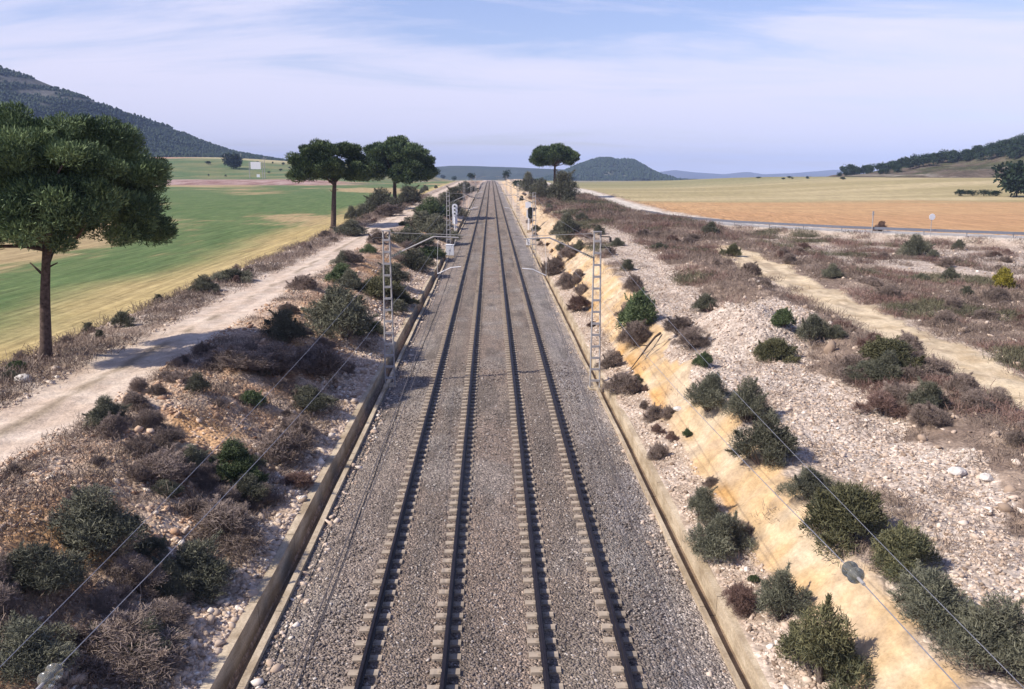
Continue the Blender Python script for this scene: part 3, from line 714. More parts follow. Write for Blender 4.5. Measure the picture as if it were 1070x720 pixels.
# ------------------------------------------------------------------ vegetation
def blades(P, D, length, width, tint, rs):
    """thin triangles at P pointing along D"""
    n = len(P); D = D / np.linalg.norm(D, axis=1, keepdims=True)
    a = rs.normal(size=(n, 3)); u = np.cross(D, a); u /= np.linalg.norm(u, axis=1, keepdims=True) + 1e-9
    w = (np.asarray(width) * np.ones(n))[:, None]; l = (np.asarray(length) * np.ones(n))[:, None]
    v = np.stack([P - u * w * .5, P + u * w * .5, P + D * l + u * w * .35, P + D * l - u * w * .35], 1).reshape(-1, 3)
    f = np.arange(4 * n).reshape(n, 4)
    return v, f, np.repeat(tint, 4)
def rand_dir(rs, n):
    d = rs.normal(size=(n, 3)); return d / np.linalg.norm(d, axis=1, keepdims=True)
def shrub_meshes(seed, lobes, nblade, length, width, upness, spread=.35, flat=1.):
    """unit shrub: about 1 wide radius .5, height ~ .8; returns (foliage verts.., stems MB)"""
    rs = np.random.default_rng(seed); Vs, Fs, Ts = [], [], []; off = 0
    stems = MB()
    ax, ay, aa = rs.uniform(.75, 1.2), rs.uniform(.6, 1.), rs.uniform(0, 6.28)
    lop = rs.uniform(-.5, .5)
    for k in range(lobes):
        a = rs.uniform(0, 6.28); r = spread * rs.uniform(0, 1.15) ** .6 if k else 0
        ex, ey = r * math.cos(a) * ax, r * math.sin(a) * ay
        hz0 = 1 + lop * ex / spread
        c = np.array([ex * math.cos(aa) - ey * math.sin(aa), ex * math.sin(aa) + ey * math.cos(aa), (.07 + .38 * max(0, 1 - (r / spread) ** 2) * rs.uniform(.3, 1.25) * hz0 + rs.uniform(0, .16)) * flat]); rad = rs.choice([rs.uniform(.06, .12), rs.uniform(.12, .2), rs.uniform(.18, .26)])
        n = int(nblade / lobes * min(2., (rad / .16) ** 1.5))
        if k % 2:                                          # shoots that stick out of the outline
            sd = np.array([c[0] * .9, c[1] * .9, .28 + rs.uniform(0, .2)]) + rs.normal(0, .12, 3); sd /= np.linalg.norm(sd); ls = rs.uniform(.1, .25); m_ = n // 4
            tt = rs.uniform(0, 1, m_); Pq = c + sd * (tt * ls + rad * .5)[:, None] + rs.normal(0, .022, (m_, 3)) * (1.2 - tt)[:, None]
            v, f, t = blades(Pq, sd + rs.normal(size=(m_, 3)) * .4, length * rs.uniform(.5, 1.1, m_), width, np.clip(rs.uniform(.35, .8) + rs.normal(0, .2, m_), 0, 1), rs)
            Vs.append(v); Fs.append(f + off); Ts.append(t); off += len(v)
            stems.tube([tuple(c), tuple(c + sd * (ls + rad * .4))], [.008, .003], 4)
        d = rand_dir(rs, n); d[:, 2] = np.abs(d[:, 2]) * 1.15 - .35
        q = rs.uniform(.25, 1, n) ** .5
        P = c + d * (q * rad)[:, None] * np.array([1, 1, 1.15 * flat])
        P[:, 2] = np.maximum(P[:, 2], -.14)
        D = d * .35 + rs.normal(size=(n, 3)) * .5; D[:, 2] += upness * .8
        P += rs.normal(size=(n, 3)) * .018
        base = rs.uniform(.2, .65)
        t = np.clip(base + rs.normal(0, .24, n), 0, 1)
        v, f, t = blades(P, D, length * rs.uniform(.6, 1.3, n), width * rs.uniform(.7, 1.3, n), t, rs)
        Vs.append(v); Fs.append(f + off); Ts.append(t); off += len(v)
        e = Vector(c) + Vector((0, 0, rad * .5)); stems.tube([(c[0] * .15, c[1] * .15, -.06), (c[0] * .55, c[1] * .55, c[2] * .5), tuple(e)], [.018, .012, .005], 5)
    return np.concatenate(Vs), np.concatenate(Fs), np.concatenate(Ts), stems
SPEC = {  # kind: material, lobes, blades, length, width, up, spread, flat
    'juniper': ('juniper', 22, 15000, .05, .007, .5, .36, 1.1),
    'green': ('greenleaf', 20, 14000, .042, .0105, .25, .35, 1.0),
    'gorse': ('gorse', 20, 15000, .048, .008, .55, .37, .9),
    'dry': ('dry', 18, 12000, .07, .005, .45, .38, .85),
    'red': ('reddry', 16, 11000, .07, .005, .6, .35, 1.0),
    'yellow': ('yellow', 16, 7000, .05, .016, .3, .34, 1.0),
}
NAMES = {'juniper': 'evergreen_shrub', 'green': 'green_shrub', 'gorse': 'gorse_shrub', 'dry': 'dry_shrub', 'red': 'red_brown_shrub', 'yellow': 'yellow_shrub'}
PROTO = {}
for i, (k, (mt, lo, nb, le, wi, upn, spd, fl)) in enumerate(SPEC.items()):
    for j in range(3):
        v, f, t, st = shrub_meshes(100 + 10 * i + j, lo, nb, le, wi, upn, spd, fl)
        fm = np_mesh('foliage', v, f, {'tint': t}); fm.materials.append(M[mt])
        sm = bpy.data.meshes.new('stems'); sm.from_pydata(st.v, [], st.f); sm.materials.append(M['twig'])
        PROTO[k, j] = (fm, sm)
nsh = 0
def shrub(kind, x, y, w, h, label, group=None, parts=True):
    global nsh
    fm, sm = PROTO[kind, nsh % 3]; nsh += 1
    z = zgs(x, y) - .06 * h
    rz = random.uniform(0, 6.28)
    if parts:
        r = empty(NAMES[kind], (x, y, z), rz, label, 'shrub', group)
        link('foliage', fm, None, r); link('stems', sm, None, r)
    else:
        r = link(NAMES[kind], fm); r.location = (x, y, z); r.rotation_euler.z = rz; tag(r, label, 'shrub', group)
    r.scale = (w, w * random.uniform(.9, 1.15), h / .75)
    return r
def shrub_px(kind, px, py, wpx, hf, label, group=None, parts=True):
    """base centre pixel in the photograph, width in photo pixels, height as a fraction of width"""
    x, y, z, d = hit(px, py); w = wpx * d / F
    return shrub(kind, x, y + w * .28, w * 1.2, w * hf * (1.05 if x > 0 else (.88 if y < 60 else .62)), label, group, parts)
S = shrub_px
# --- left foreground, one by one
S('juniper', 25, 632, 85, .75, 'dark green shrub at the left picture edge, just below the orange bare patch')
S('juniper', 92, 580, 88, .75, 'broad dark green shrub right of the orange bare patch on the left slope')
S('juniper', 196, 628, 84, .7, 'grey green shrub with a dark shadow closest to the left channel wall in the foreground')
S('green', 240, 500, 46, .95, 'bright green shrub halfway up the left slope, upper of two touching')
S('green', 262, 515, 34, .8, 'small bright green shrub, lower of two touching on the left slope')
S('dry', 160, 505, 70, .6, 'grey twiggy shrub below the dirt road above the broad dark green shrub')
S('dry', 225, 570, 85, .6, 'wide grey brown twiggy shrub above the grey green one by the left wall')
S('dry', 130, 610, 52, .6, 'pale grey twiggy tuft between the two foreground green shrubs on the left')
S('dry', 120, 705, 110, .55, 'wide grey twiggy shrub at the bottom edge beside the glass insulators')
S('juniper', 15, 712, 95, .6, 'very dark shrub filling the bottom left corner under the insulators')
S('dry', 165, 660, 62, .5, 'grey twiggy shrub at the bottom between rubble and left channel wall')
S('dry', 288, 485, 62, .7, 'grey shrub overhanging the pale rubble near the left wall halfway down')
S('dry', 308, 462, 50, .65, 'grey violet shrub up the wall from the one overhanging the rubble')
S('red', 305, 508, 34, .5, 'small red brown shrub on rubble against the left channel wall')
S('green', 262, 425, 28, .9, 'small green shrub on the slope below the tree shadow')
S('juniper', 352, 356, 76, .85, 'big rounded dark green bush left of the nearest left mast')
S('green', 375, 352, 34, .8, 'bright green sprig in front of the big rounded bush near the left mast')
S('juniper', 296, 362, 48, .8, 'dark bush at the edge of the tree shadow below the dirt road')
S('dry', 330, 395, 70, .6, 'dry dark shrub in the tree shadow on the left cutting slope')
S('dry', 285, 395, 70, .55, 'dry shrub in the middle of the tree shadow below the dirt road')
S('dry', 240, 385, 60, .5, 'dry shrub at the near rim of the tree shadow beside the dirt road')
S('juniper', 320, 430, 50, .55, 'dark shrub just below the tree shadow close to the left wall')
S('gorse', 392, 312, 50, .9, 'yellow tipped bush directly behind the nearest left mast')
S('juniper', 412, 300, 44, .8, 'dark bush right behind the nearest left mast')
S('gorse', 420, 318, 26, .8, 'small olive bush by the channel right of the nearest left mast')
S('juniper', 432, 283, 40, .8, 'dark bush above the channel further along from the nearest left mast')
S('green', 446, 268, 34, .8, 'green bush along the channel before the second left mast')
S('juniper', 428, 258, 40, .9, 'dark bush up the slope before the second left mast')
S('juniper', 455, 250, 36, 1.0, 'dark tall bush left of the second left mast')
S('juniper', 440, 240, 34, .9, 'dark bush between the dirt road and the second left mast')
S('green', 450, 228, 32, 1.1, 'green bush next to the white signal on the left')
S('juniper', 464, 226, 30, 1.1, 'dark bush behind the white signal on the left')
S('juniper', 474, 212, 26, 1.0, 'dark bush between the second and third left masts')
S('juniper', 486, 203, 22, 1.0, 'far dark bush around the third left mast')
S('juniper', 398, 221, 36, .95, 'grey green bush at the foot of the middle pine, its left side')
S('juniper', 424, 214, 34, .9, 'grey green bush at the foot of the middle pine, its right side')
S('dry', 405, 226, 30, .8, 'dry brown bush in front of the middle pine')
S('juniper', 366, 247, 34, .7, 'dark low bush just right of the slim pine trunk on the left')
S('green', 13, 388, 22, .7, 'small green tuft at the left picture edge by the big pine')
S('juniper', 240, 296, 34, .7, 'darkest verge bush along the green field left of the road')
S('juniper', 212, 306, 26, .7, 'small dark verge bush nearer than the darkest one by the field')
# --- right, one by one
S('green', 671, 346, 46, 1.15, 'bright green young pine bush on the crest of the right bank')
S('dry', 668, 362, 40, .7, 'brown dry shrub directly below the young pine bush')
S('juniper', 592, 252, 27, .85, 'round dark green bush on the bank under the right cantilever arm')
S('juniper', 588, 213, 36, .85, 'wide dark green clump below the lone right pine')
S('juniper', 566, 208, 26, .8, 'dark green clump left of the one below the lone right pine')
S('juniper', 552, 200, 18, .9, 'small dark clump near the right hand masts in the distance')
S('dry', 580, 287, 24, .8, 'grey domed shrub on the gravel by the right channel')
S('dry', 592, 302, 24, .8, 'violet grey shrub beside the right channel below the domed one')
S('red', 607, 326, 24, .7, 'brown shrub against the right channel short of the mast')
S('dry', 598, 268, 22, .7, 'dark grey shrub on the ochre bank above the domed one')
S('juniper', 745, 432, 42, .9, 'dark green shrub on the bank crest in line with the white stones')
S('juniper', 783, 446, 38, 1.0, 'upper green shrub of the thick pair at the edge of the white stones')
S('juniper', 803, 490, 58, .85, 'lower larger green shrub of the thick pair at the edge of the white stones')
S('juniper', 848, 522, 42, .8, 'grey green shrub between the thick pair and the yellow topped one')
S('gorse', 890, 572, 88, .8, 'long yellow topped shrub behind the right hand insulators')
S('gorse', 955, 608, 78, .7, 'olive shrub with yellow tips right of the insulators')
S('juniper', 985, 660, 82, .7, 'dark green shrub below the olive one at lower right')
S('juniper', 1052, 712, 96, .7, 'big dark green shrub in the bottom right corner')
S('juniper', 735, 546, 38, .8, 'smaller grey green shrub at the foot of the ochre bank')
S('juniper', 757, 586, 60, .75, 'larger rounded grey green shrub at the foot of the ochre bank')
S('red', 775, 641, 38, .8, 'small red brown shrub beside the right channel near the bottom')
S('juniper', 822, 655, 52, .95, 'grey green shrub right of the small red brown one')
S('gorse', 868, 728, 100, .8, 'wide brownish green shrub at the bottom edge right of the channel')
S('green', 719, 458, 11, .9, 'tiny green sprig alone on the ochre bank')
S('green', 790, 610, 14, .7, 'tiny green tuft on the bank foot above the small red brown shrub')
S('dry', 655, 412, 34, .7, 'dry shrub by the channel just beyond the right mast foot')
S('dry', 640, 385, 26, .7, 'dry shrub at the right mast foot')
S('dry', 690, 480, 20, .9, 'dry tuft on the gravel strip at the bank foot')
S('dry', 684, 440, 20, .9, 'dry tuft higher up the gravel strip at the bank foot')
S('gorse', 815, 378, 42, .7, 'light green yellowish shrub at the foot of the gravel heap')
S('green', 822, 346, 26, 1.0, 'green shrub on the side of the gravel heap')
S('juniper', 852, 360, 32, .9, 'dark shrub right of the gravel heap')
S('juniper', 738, 327, 22, .7, 'small flat topped bush alone on the white stones')
S('green', 737, 384, 20, .9, 'small vivid green bush at the edge of the white stones')
S('dry', 712, 350, 34, .6, 'brown shrub on the white stones right of the young pine bush')
S('dry', 728, 368, 38, .6, 'wide brown shrub above the small vivid green bush')
S('gorse', 941, 390, 66, .55, 'olive brown shrub mound between white stones and sand track')
S('dry', 1012, 412, 34, .7, 'grey shrub standing in the sand track at right')
S('dry', 1048, 428, 34, .6, 'grey shrub at the right picture edge in the sand track')
S('dry', 975, 445, 40, .6, 'violet grey shrub in the scrub left of the sand track')
S('red', 930, 440, 50, .55, 'pinkish brown shrub at the rim of the white stones')
S('yellow', 1050, 302, 24, .95, 'vivid yellow bush at the right edge below the road')
S('red', 922, 242, 13, .9, 'red brown bush beside the road post')
S('juniper', 744, 246, 18, .8, 'dark bush at the left end of the guard rail')
S('juniper', 960, 268, 30, .6, 'dark bush on the pale road embankment')
S('gorse', 765, 268, 18, .9, 'yellowish bush at the start of the sand track')
# --- populations
def populate(n, xr, yr, kinds, wr, hf, label, group, cond=None, parts=False, pad=0):
    k = 0; tries = 0
    while k < n and tries < n * 60:
        tries += 1
        y = math.exp(random.uniform(math.log(yr[0]), math.log(yr[1]))); x = random.uniform(*(xr(y) if callable(xr) else xr))
        if cond and not cond(x, y): continue
        kd = random.choice(kinds); w = random.uniform(*wr)
        shrub(kd, x, y, w, w * random.uniform(*hf), label[kd], group, parts); k += 1
def lbl(s): return {'juniper': 'dark green ' + s, 'green': 'green ' + s, 'dry': 'grey dry ' + s, 'red': 'red brown ' + s, 'gorse': 'olive ' + s, 'yellow': 'yellow ' + s}
nz = lambda x, y, s, t: float(fbm(np.array([x * .35]), np.array([y * .35]), s)[0]) > t
populate(74, (-13.4, -6.9), (16, 62), ['dry', 'dry', 'dry', 'juniper'], (.5, 1.4), (.45, .7), lbl('low shrub scattered over the slope between left wall and dirt road'), 'small shrubs on the near left slope', lambda x, y: nz(x, y, 44, .47))
populate(40, (-13.2, -6.6), (58, 260), ['juniper', 'dry', 'green', 'dry'], (1.2, 2.8), (.4, .58), lbl('shrub on the far part of the left cutting slope'), 'shrubs on the far left slope')
populate(46, (-21.9, -17.9), (28, 190), ['dry', 'dry', 'juniper', 'red'], (.6, 1.5), (.45, .7), lbl('shrub on the verge between green field and dirt road'), 'shrubs on the field verge')
populate(24, (6.35, 7.1), (22, 150), ['dry', 'red', 'dry', 'juniper'], (.4, .95), (.6, .9), lbl('shrub rooted in the gravel strip along the right channel'), 'shrubs along the right channel')
populate(40, (6.6, 13.0), (52, 260), ['dry', 'dry', 'juniper', 'dry'], (.9, 2.0), (.5, .8), lbl('shrub on the distant part of the right cutting bank'), 'shrubs on the far right bank')
def inscr(x, y):
    m = masks(np.array([x]), np.array([y])); return bool(not m['gravel'][0] and not m['sand'][0] and (m['scrubA'] | m['scrubB'] | m['scrubC'] | m['bankgravel'])[0])
populate(95, lambda y: (11, min(14 + y * .62, 70)), (24, 130), ['dry', 'dry', 'red', 'juniper', 'dry', 'dry'], (.8, 2.0), (.42, .65), lbl('shrub within the dry scrub between white stones and road'), 'shrubs in the right scrub', inscr)
populate(14, (-60, -23), (150, 420), ['juniper'], (1.5, 3.0), (.6, .9), lbl('shrub at the distant near edge of the green field'), 'far field edge shrubs', lambda x, y: x > -26)

# dry scrub, uncountable tufts
def tufts(name, x, y, hgt, nb, label, mat='grass'):
    rs = np.random.default_rng(5); n = len(x); z = zg(x, y)
    P = np.repeat(np.stack([x, y, z - .02], -1), nb, 0); hh = np.repeat(hgt, nb)
    P[:, :2] += rs.normal(0, 1, (len(P), 2)) * (hh * .8)[:, None]; P[:, 2] += rs.uniform(0, .45, len(P)) * hh
    D = rs.normal(size=(len(P), 3)) * .9; D[:, 2] = np.abs(D[:, 2]) + .45
    base = np.repeat(np.clip(fbm(x * .25, y * .25, 66) + rs.normal(0, .15, n), 0, 1), nb)
    v, f, t = blades(P, D, hh * rs.uniform(.3, .8, len(P)), np.maximum(hh * .045, .009), np.clip(base + rs.normal(0, .12, len(P)), 0, 1), rs)
    return tag(link(name, np_mesh(name, v, f, {'tint': t}), M[mat]), label, 'scrub', None, 'stuff')
x, y = sample(120000, 8, 75, 18, 230); mk = masks(x, y); pb = fbm(x * .5, y * .5, 23); pat = fbm(x * .16, y * .16, 24)
k = ((mk['scrubA'] | mk['scrubB'] | mk['scrubC']) & (pb > .40) | (mk['bankgravel'] & (pb > .53)) | (~mk['gravel'] & ~mk['sand'] & (x > 9.5) & (pb > .52)) | (mk['gravel'] & (pb > .95))) & (np.abs(seg_dist(x, y, ROADP)) > 3.4) & (seg_dist(x, y, ROADP) < 0) & ~(mk['sand'] & (pb < .66)); x, y, pat = x[k], y[k], pat[k]
hh = rng.uniform(.12, .34, len(x)) * (1 + y / 90)
for nm, q, mt, lb in (('dry_scrub', pat < .5, 'grass', 'low violet grey dry scrub covering the ground right of the white stones'), ('brown_scrub', (pat >= .5) & (pat < .6), 'reddry', 'reddish brown low scrub in patches on both sides of the sand track'), ('olive_scrub', pat >= .6, 'gorse_dull', 'olive grey low scrub in patches between the white stones and the road')):
    tufts(nm, x[q][:9000], y[q][:9000], hh[q][:9000], 26, lb, mt)
x, y = sample(9000, -13.7, -6.6, 15, 120); k = fbm(x * .55, y * .55, 29) > .5; x, y = x[k], y[k]
tufts('slope_scrub', x, y, rng.uniform(.12, .38, len(x)), 18, 'low grey dry tufts over the slope left of the railway')
x, y = sample(5200, -22.2, -17.6, 24, 260); k = fbm(x * .6, y * .4, 30) > .42; x, y = x[k], y[k]
tufts('verge_scrub', x, y, rng.uniform(.15, .45, len(x)) * (1 + y / 200), 16, 'dry tufts along the verge between dirt road and green field')
x, y = sample(4200, 6.3, 12.5, 18, 230); k = fbm(x * .8, y * .5, 36) > np.where(y < 50, .64, .53); x, y = x[k], y[k]
tufts('bank_scrub', x, y, rng.uniform(.12, .35, len(x)), 16, 'small dry tufts on the ochre bank right of the tracks')
x = rng.uniform(24, 130, 2600); y = rng.uniform(55, 330, 2600); d = seg_dist(x, y, ROADP); k = (d > 3.3) & (d < 6.5); x, y = x[k], y[k]
tufts('road_verge_scrub', x, y, rng.uniform(.3, .9, len(x)), 14, 'dark dry tufts along the field side of the pale road')

# dead branch on the right bank
mb = MB(); A = hit(659, 388); B = hit(690, 351); a = Vector(A[:3]) + Vector((0, 0, .12)); b = Vector(B[:3]) + Vector((0, 0, .15)); m = a.lerp(b, .5) + Vector((.1, 0, .25))
mb.tube([a, a.lerp(m, .5) + Vector((.05, 0, .06)), m, m.lerp(b, .6) + Vector((0, .1, .05)), b], [.02, .035, .05, .06, .07], 7); mb.tube([m, m + Vector((-.5, -.3, .1)), m + Vector((-1.0, -.4, -.25))], [.03, .02, .01], 6)
tag(mb.build('dead_branch', M['deadwood']), 'bare dead branch lying across the ochre bank below the young pine bush', 'branch')
# a few larger rocks
def boulder(px, py, r, lab):
    x, y, z, d = hit(px, py); rs = np.random.default_rng(int(px)); bm = bmesh.new(); bmesh.ops.create_icosphere(bm, subdivisions=3, radius=1)
    for v in bm.verts:
        n = v.co.normalized(); q = 1 + .3 * (float(vn(np.array([n.x * 2 + px]), np.array([n.y * 2 + n.z * 1.7]), 3)[0]) - .5) + .12 * (float(vn(np.array([n.x * 5 + px]), np.array([n.y * 5 - n.z * 4]), 4)[0]) - .5)
        v.co = Vector((n.x * 1.3, n.y, n.z * .65)) * q * r
    me = bpy.data.meshes.new('boulder'); bm.to_mesh(me); bm.free(); me.materials.append(M['boulder']); o = link('boulder', me); o.location = (x, y, z + r * .2); o.rotation_euler.z = rs.uniform(0, 6)
    tag(o, lab, 'rock')
M['boulder'] = simple('pale_boulder', (.58, .53, .48), .9, 0, .25, 4., .6)
boulder(1000, 494, .2, 'white rock at the rim of the scrub at far right')
boulder(1030, 500, .17, 'pale rock right of the white one at the rim of the scrub')
boulder(925, 420, .26, 'pale rock on the white stones left of the scrub')
boulder(24, 398, .32, 'pale boulder on the verge at the foot of the big pine')
boulder(708, 428, .15, 'flat pale rock on the crest of the ochre bank')

# ------------------------------------------------------------------ pines
def stone_pine(name, seed, H, W, trunk_r, lean, label, loc, clumps=120, per=380, bl=.34, low=.46, cx=0.):
    rs = np.random.default_rng(seed)
    root = empty(name, loc, 0, label, 'tree', 'umbrella pines')
    zf_ = H * low                                      # fork height
    tr = MB(); n = 12; pts = []; rad = []
    for i in range(n + 1):
        t = i / n; pts.append((lean[0] * t + .04 * math.sin(t * 5 + seed) * t, lean[1] * t + .03 * math.sin(t * 7), zf_ * t - .25 * (1 - t))); rad.append(trunk_r * (1.25 - .25 * min(1, t * 6)) * (1 - .38 * t))
    tr.tube(pts, rad, 14)
    fork = Vector(pts[-1])
    bot = H * (low - .02); a = W / 2
    zc = bot + (H - bot) * .4
    cl = []; nl = max(34, clumps // 6)
    for L_ in range(nl):
        while True:
            d = rand_dir(rs, 1)[0]
            if d[2] > -.75: break
        up_ = d[2] > 0; q = rs.uniform(.88, 1.0) if L_ > nl * .22 else rs.uniform(.1, .55)
        hr = math.hypot(d[0], d[1]); k_ = 1. if up_ else min(1 / max(hr, .3), 1.5) * .96
        p = np.array([d[0] * (a - .8) * q * k_, d[1] * (a - .8) * q * k_, d[2] * q * ((H - zc - .7) if up_ else (zc - bot) * 1.1)])
        p += np.array([cx, 0, zc])
        for j in range(clumps // nl):
            o_ = rand_dir(rs, 1)[0] * rs.uniform(.2, 1.) ** .5 * 1.25 * (W / 10.3) * np.array([1, 1, .7]); cl.append(p + o_)
    for i in range(15):
        c = Vector(cl[rs.integers(len(cl))]); s = fork + Vector((0, 0, -rs.uniform(0, .8))); m = s.lerp(c, .5) + Vector((0, 0, -.35 + rs.uniform(-.2, .3)))
        r0 = trunk_r * rs.uniform(.28, .45); tr.tube([s, s.lerp(m, .5) + Vector((0, 0, .1)), m, m.lerp(c, .5) + Vector((rs.normal() * .15, rs.normal() * .15, .15)), c], [r0, r0 * .85, r0 * .65, r0 * .4, r0 * .15], 7)
    for sgn in (-1, 1): tr.tube([(lean[0] * .62 + sgn * .1, 0, zf_ * .78 + .1 * sgn), (lean[0] * .62 + sgn * .6, .1, zf_ * .8 + .25)], [.06, .025], 6)
    to = tr.build('trunk', M['bark'], root, True)
    Vs, Fs, Ts = [], [], []; off = 0
    sc_ = W / 10.3
    for c in cl:
        rad_ = rs.uniform(.6, 1.0) * sc_; k = per
        d = rand_dir(rs, k); q = rs.uniform(0, 1, k) ** .4
        P = c + d * q[:, None] * rad_ * np.array([1, 1, .62])
        out = P - np.array([cx, 0, zc - 2.]); out /= np.linalg.norm(out, axis=1, keepdims=True)
        D = d * .6 + out * .4 + rs.normal(size=(k, 3)) * .45; D[:, 2] += .45
        t = np.clip(rs.uniform(.1, .75) + rs.normal(0, .18, k), 0, 1)
        v, f, t = blades(P, D, bl * rs.uniform(.5, 1.15, k), bl * .22 * rs.uniform(.7, 1.3, k), t, rs)
        Vs.append(v); Fs.append(f + off); Ts.append(t); off += len(v)
    link('crown', np_mesh('crown', np.concatenate(Vs), np.concatenate(Fs), {'tint': np.concatenate(Ts)}), M['needles'], root)
    return root
def base_px(px, py): x, y, z, d = hit(px, py); return (x, y, z - .05), d
b, d = base_px(47, 376); stone_pine('umbrella_pine', 3, (376 - 114) * d / F, 236 * d / F * .92, .27, (.52, 0), 'large umbrella pine in the left foreground casting shade over the dirt road', b, 400, 820, .175, .46, 1.1)
b, d = base_px(348, 241); stone_pine('umbrella_pine', 14, (241 - 149) * d / F, 80 * d / F * .97, .42, (.5, 0), 'slim umbrella pine with a tall bare trunk at the edge of the green field', b, 270, 330, .38, .56, .0)
b, d = base_px(413, 218); stone_pine('umbrella_pine', 27, (218 - 148) * d / F, 76 * d / F * .97, .5, (0, 0), 'dense umbrella pine with bushes at its foot, right of the slim trunked one', b, 300, 300, .5, .4, .3)
b, d = base_px(579, 203); stone_pine('umbrella_pine', 38, (203 - 151) * d / F, 50 * d / F * .98, .4, (.2, 0), 'lone flat topped umbrella pine right of the tracks in the distance', b, 240, 260, .5, .6, .3)

def small_tree_mesh(seed, blob=9, nb=420, conif=False):
    rs = np.random.default_rng(seed); Vs, Fs, Ts = [], [], []; off = 0
    for k in range(blob):
        c = np.array([rs.normal(0, .13), rs.normal(0, .13), rs.uniform(.32, .75)]); r = rs.uniform(.2, .32); n = nb // blob
        d = rand_dir(rs, n); P = c + d * (rs.uniform(0, 1, n) ** .4 * r)[:, None]
        t = np.clip(rs.uniform(.1, .7) + rs.normal(0, .15, n), 0, 1)
        v, f, t = blades(P, d + rs.normal(size=(n, 3)) * .5 + np.array([0, 0, .3]), .12 * rs.uniform(.6, 1.2, n), .06, t, rs)
        Vs.append(v); Fs.append(f + off); Ts.append(t); off += len(v)
    mb = MB(); mb.tube([(0, 0, -.08), (.01, 0, .5)], [.03, .018], 6)
    f2 = np.array(mb.f[:-2]); v = np.concatenate(Vs + [np.array(mb.v)]); f = np.concatenate(Fs + [f2 + off])
    me = np_mesh('far_tree', v, f, {'tint': np.concatenate(Ts + [np.zeros(len(mb.v))])}); me.materials.append(M['needles_far']); me.materials.append(M['bark'])
    mi = np.zeros(len(f), np.int32); mi[-len(f2):] = 1; me.polygons.foreach_set('material_index', mi)
    return me
FT = [small_tree_mesh(50 + i) for i in range(5)]
FTBIG = [small_tree_mesh(80 + i, 16, 2600) for i in range(2)]
def far_tree(x, y, h, w, label, group=None, z=None, big=False, name='far_tree'):
    o = link(name, random.choice(FTBIG if big else FT)); o.location = (x, y, (zgs(x, y) if z is None else z)); o.rotation_euler.z = random.uniform(0, 6.28); o.scale = (w, w, h)
    return tag(o, label, 'tree', group)
def far_px(px, py, wpx, hpx, label, big=False, group=None):
    x, y, z, d = hit(px, py); return far_tree(x, y, hpx * d / F, wpx * d / F, label, group, z, big)

# ------------------------------------------------------------------ hills
def hill(name, prof, Yr, front, back, zfoot, colfn, amp, seed, nxs=160, pw=1.25):
    px = np.array([p[0] for p in prof], float); py = np.array([p[1] for p in prof], float)
    u = np.linspace(px[0], px[-1], nxs); v = np.r_[np.linspace(-1, 0, 36), np.linspace(.08, 1, 10)]
    top = []; 
    for a in u:
        r = ray(a, np.interp(a, px, py)); t = Yr / r[1]; top.append(CAM + r * t)
    top = np.array(top); X = np.repeat(top[None, :, 0], len(v), 0); zt = top[None, :, 2]
    Yo = np.where(v < 0, v * front, v * back)[:, None]; Y = Yr + Yo + (vn(u[None, :] * .02, v[:, None] * 0 + 1, seed) - .5) * front * .35
    prf = (1 - np.abs(v)[:, None] ** pw)
    Z = zfoot + (zt - zfoot) * prf + (fbm(X / (front * .16), Y / (front * .16), seed, 5) - .5) * amp * 2 * np.minimum(1, 2 * np.abs(v)[:, None] + .12) * (prf > .02)
    Z = np.where(np.abs(v)[:, None] > .985, zfoot - 6, Z)
    c = colfn(X, Y, Z, v[:, None] * np.ones_like(X))
    nyy, nxx = X.shape; ii = np.arange(nyy * nxx).reshape(nyy, nxx)
    o = link(name, np_mesh(name, np.stack([X, Y, Z], -1).reshape(-1, 3), np.stack([ii[:-1, :-1], ii[:-1, 1:], ii[1:, 1:], ii[1:, :-1]], -1).reshape(-1, 4), {'Col': c.reshape(-1, 3), 'stony': np.zeros(X.size)}, True), M['hillside'])
    tag(o, kind='structure'); return X, Y, Z
def hill_mat():
    m, nt, b = new_mat('hillside'); L = nt.links.new
    a = nt.nodes.new('ShaderNodeAttribute'); a.attribute_name = 'Col'; p = pos(nt)
    n1 = N(nt, 'ShaderNodeTexNoise', Scale=.09, Detail=7.0, Roughness=.7); L(p, n1.inputs['Vector'])
    L(mixc(nt, a.outputs['Color'], ramp(nt, n1.outputs[0], [(.3, .55), (.7, 1.4)]), 1.0, 'MULTIPLY'), b.inputs['Base Color']); b.inputs['Roughness'].default_value = 1.; b.inputs['Specular IOR Level'].default_value = 0.
    bp = N(nt, 'ShaderNodeBump', Strength=1., Distance=6.); L(n1.outputs[0], bp.inputs['Height']); L(bp.outputs[0], b.inputs['Normal'])
    return m
M['hillside'] = hill_mat()
def bl_(X): return np.zeros(X.shape + (3,))
def rocky(X, Z): return sst(.52, .62, fbm(X / 60, Z / 9, 101)) 
def c_mtn(X, Y, Z, v):
    c = lerp(bl_(X) + c3(.028, .042, .026), c3(.05, .062, .036), fbm(X / 40, Y / 40, 102))
    return lerp(c, c3(.13, .125, .11), rocky(X, Z) * sst(90, 115, Z) * sst(190, 165, Z) * sst(-480, -620, X))
XM, YM, ZM = hill('mountain', [(-420, 70), (-260, 52), (-120, 58), (0, 71), (30, 81), (60, 94), (100, 104), (140, 123), (180, 141), (230, 158), (290, 168), (340, 178), (380, 186)], 1550, 620, 500, 18, c_mtn, 13, 201, 220)
def c_blue(X, Y, Z, v): return lerp(bl_(X) + c3(.03, .045, .03), c3(.07, .08, .05), fbm(X / 120, Y / 120, 104))
hill('wooded_ridge', [(380, 182), (430, 176), (470, 173), (505, 174), (545, 175.5), (580, 177), (620, 178), (660, 181), (700, 190)], 3300, 500, 500, 2, c_blue, 9, 203, 150)
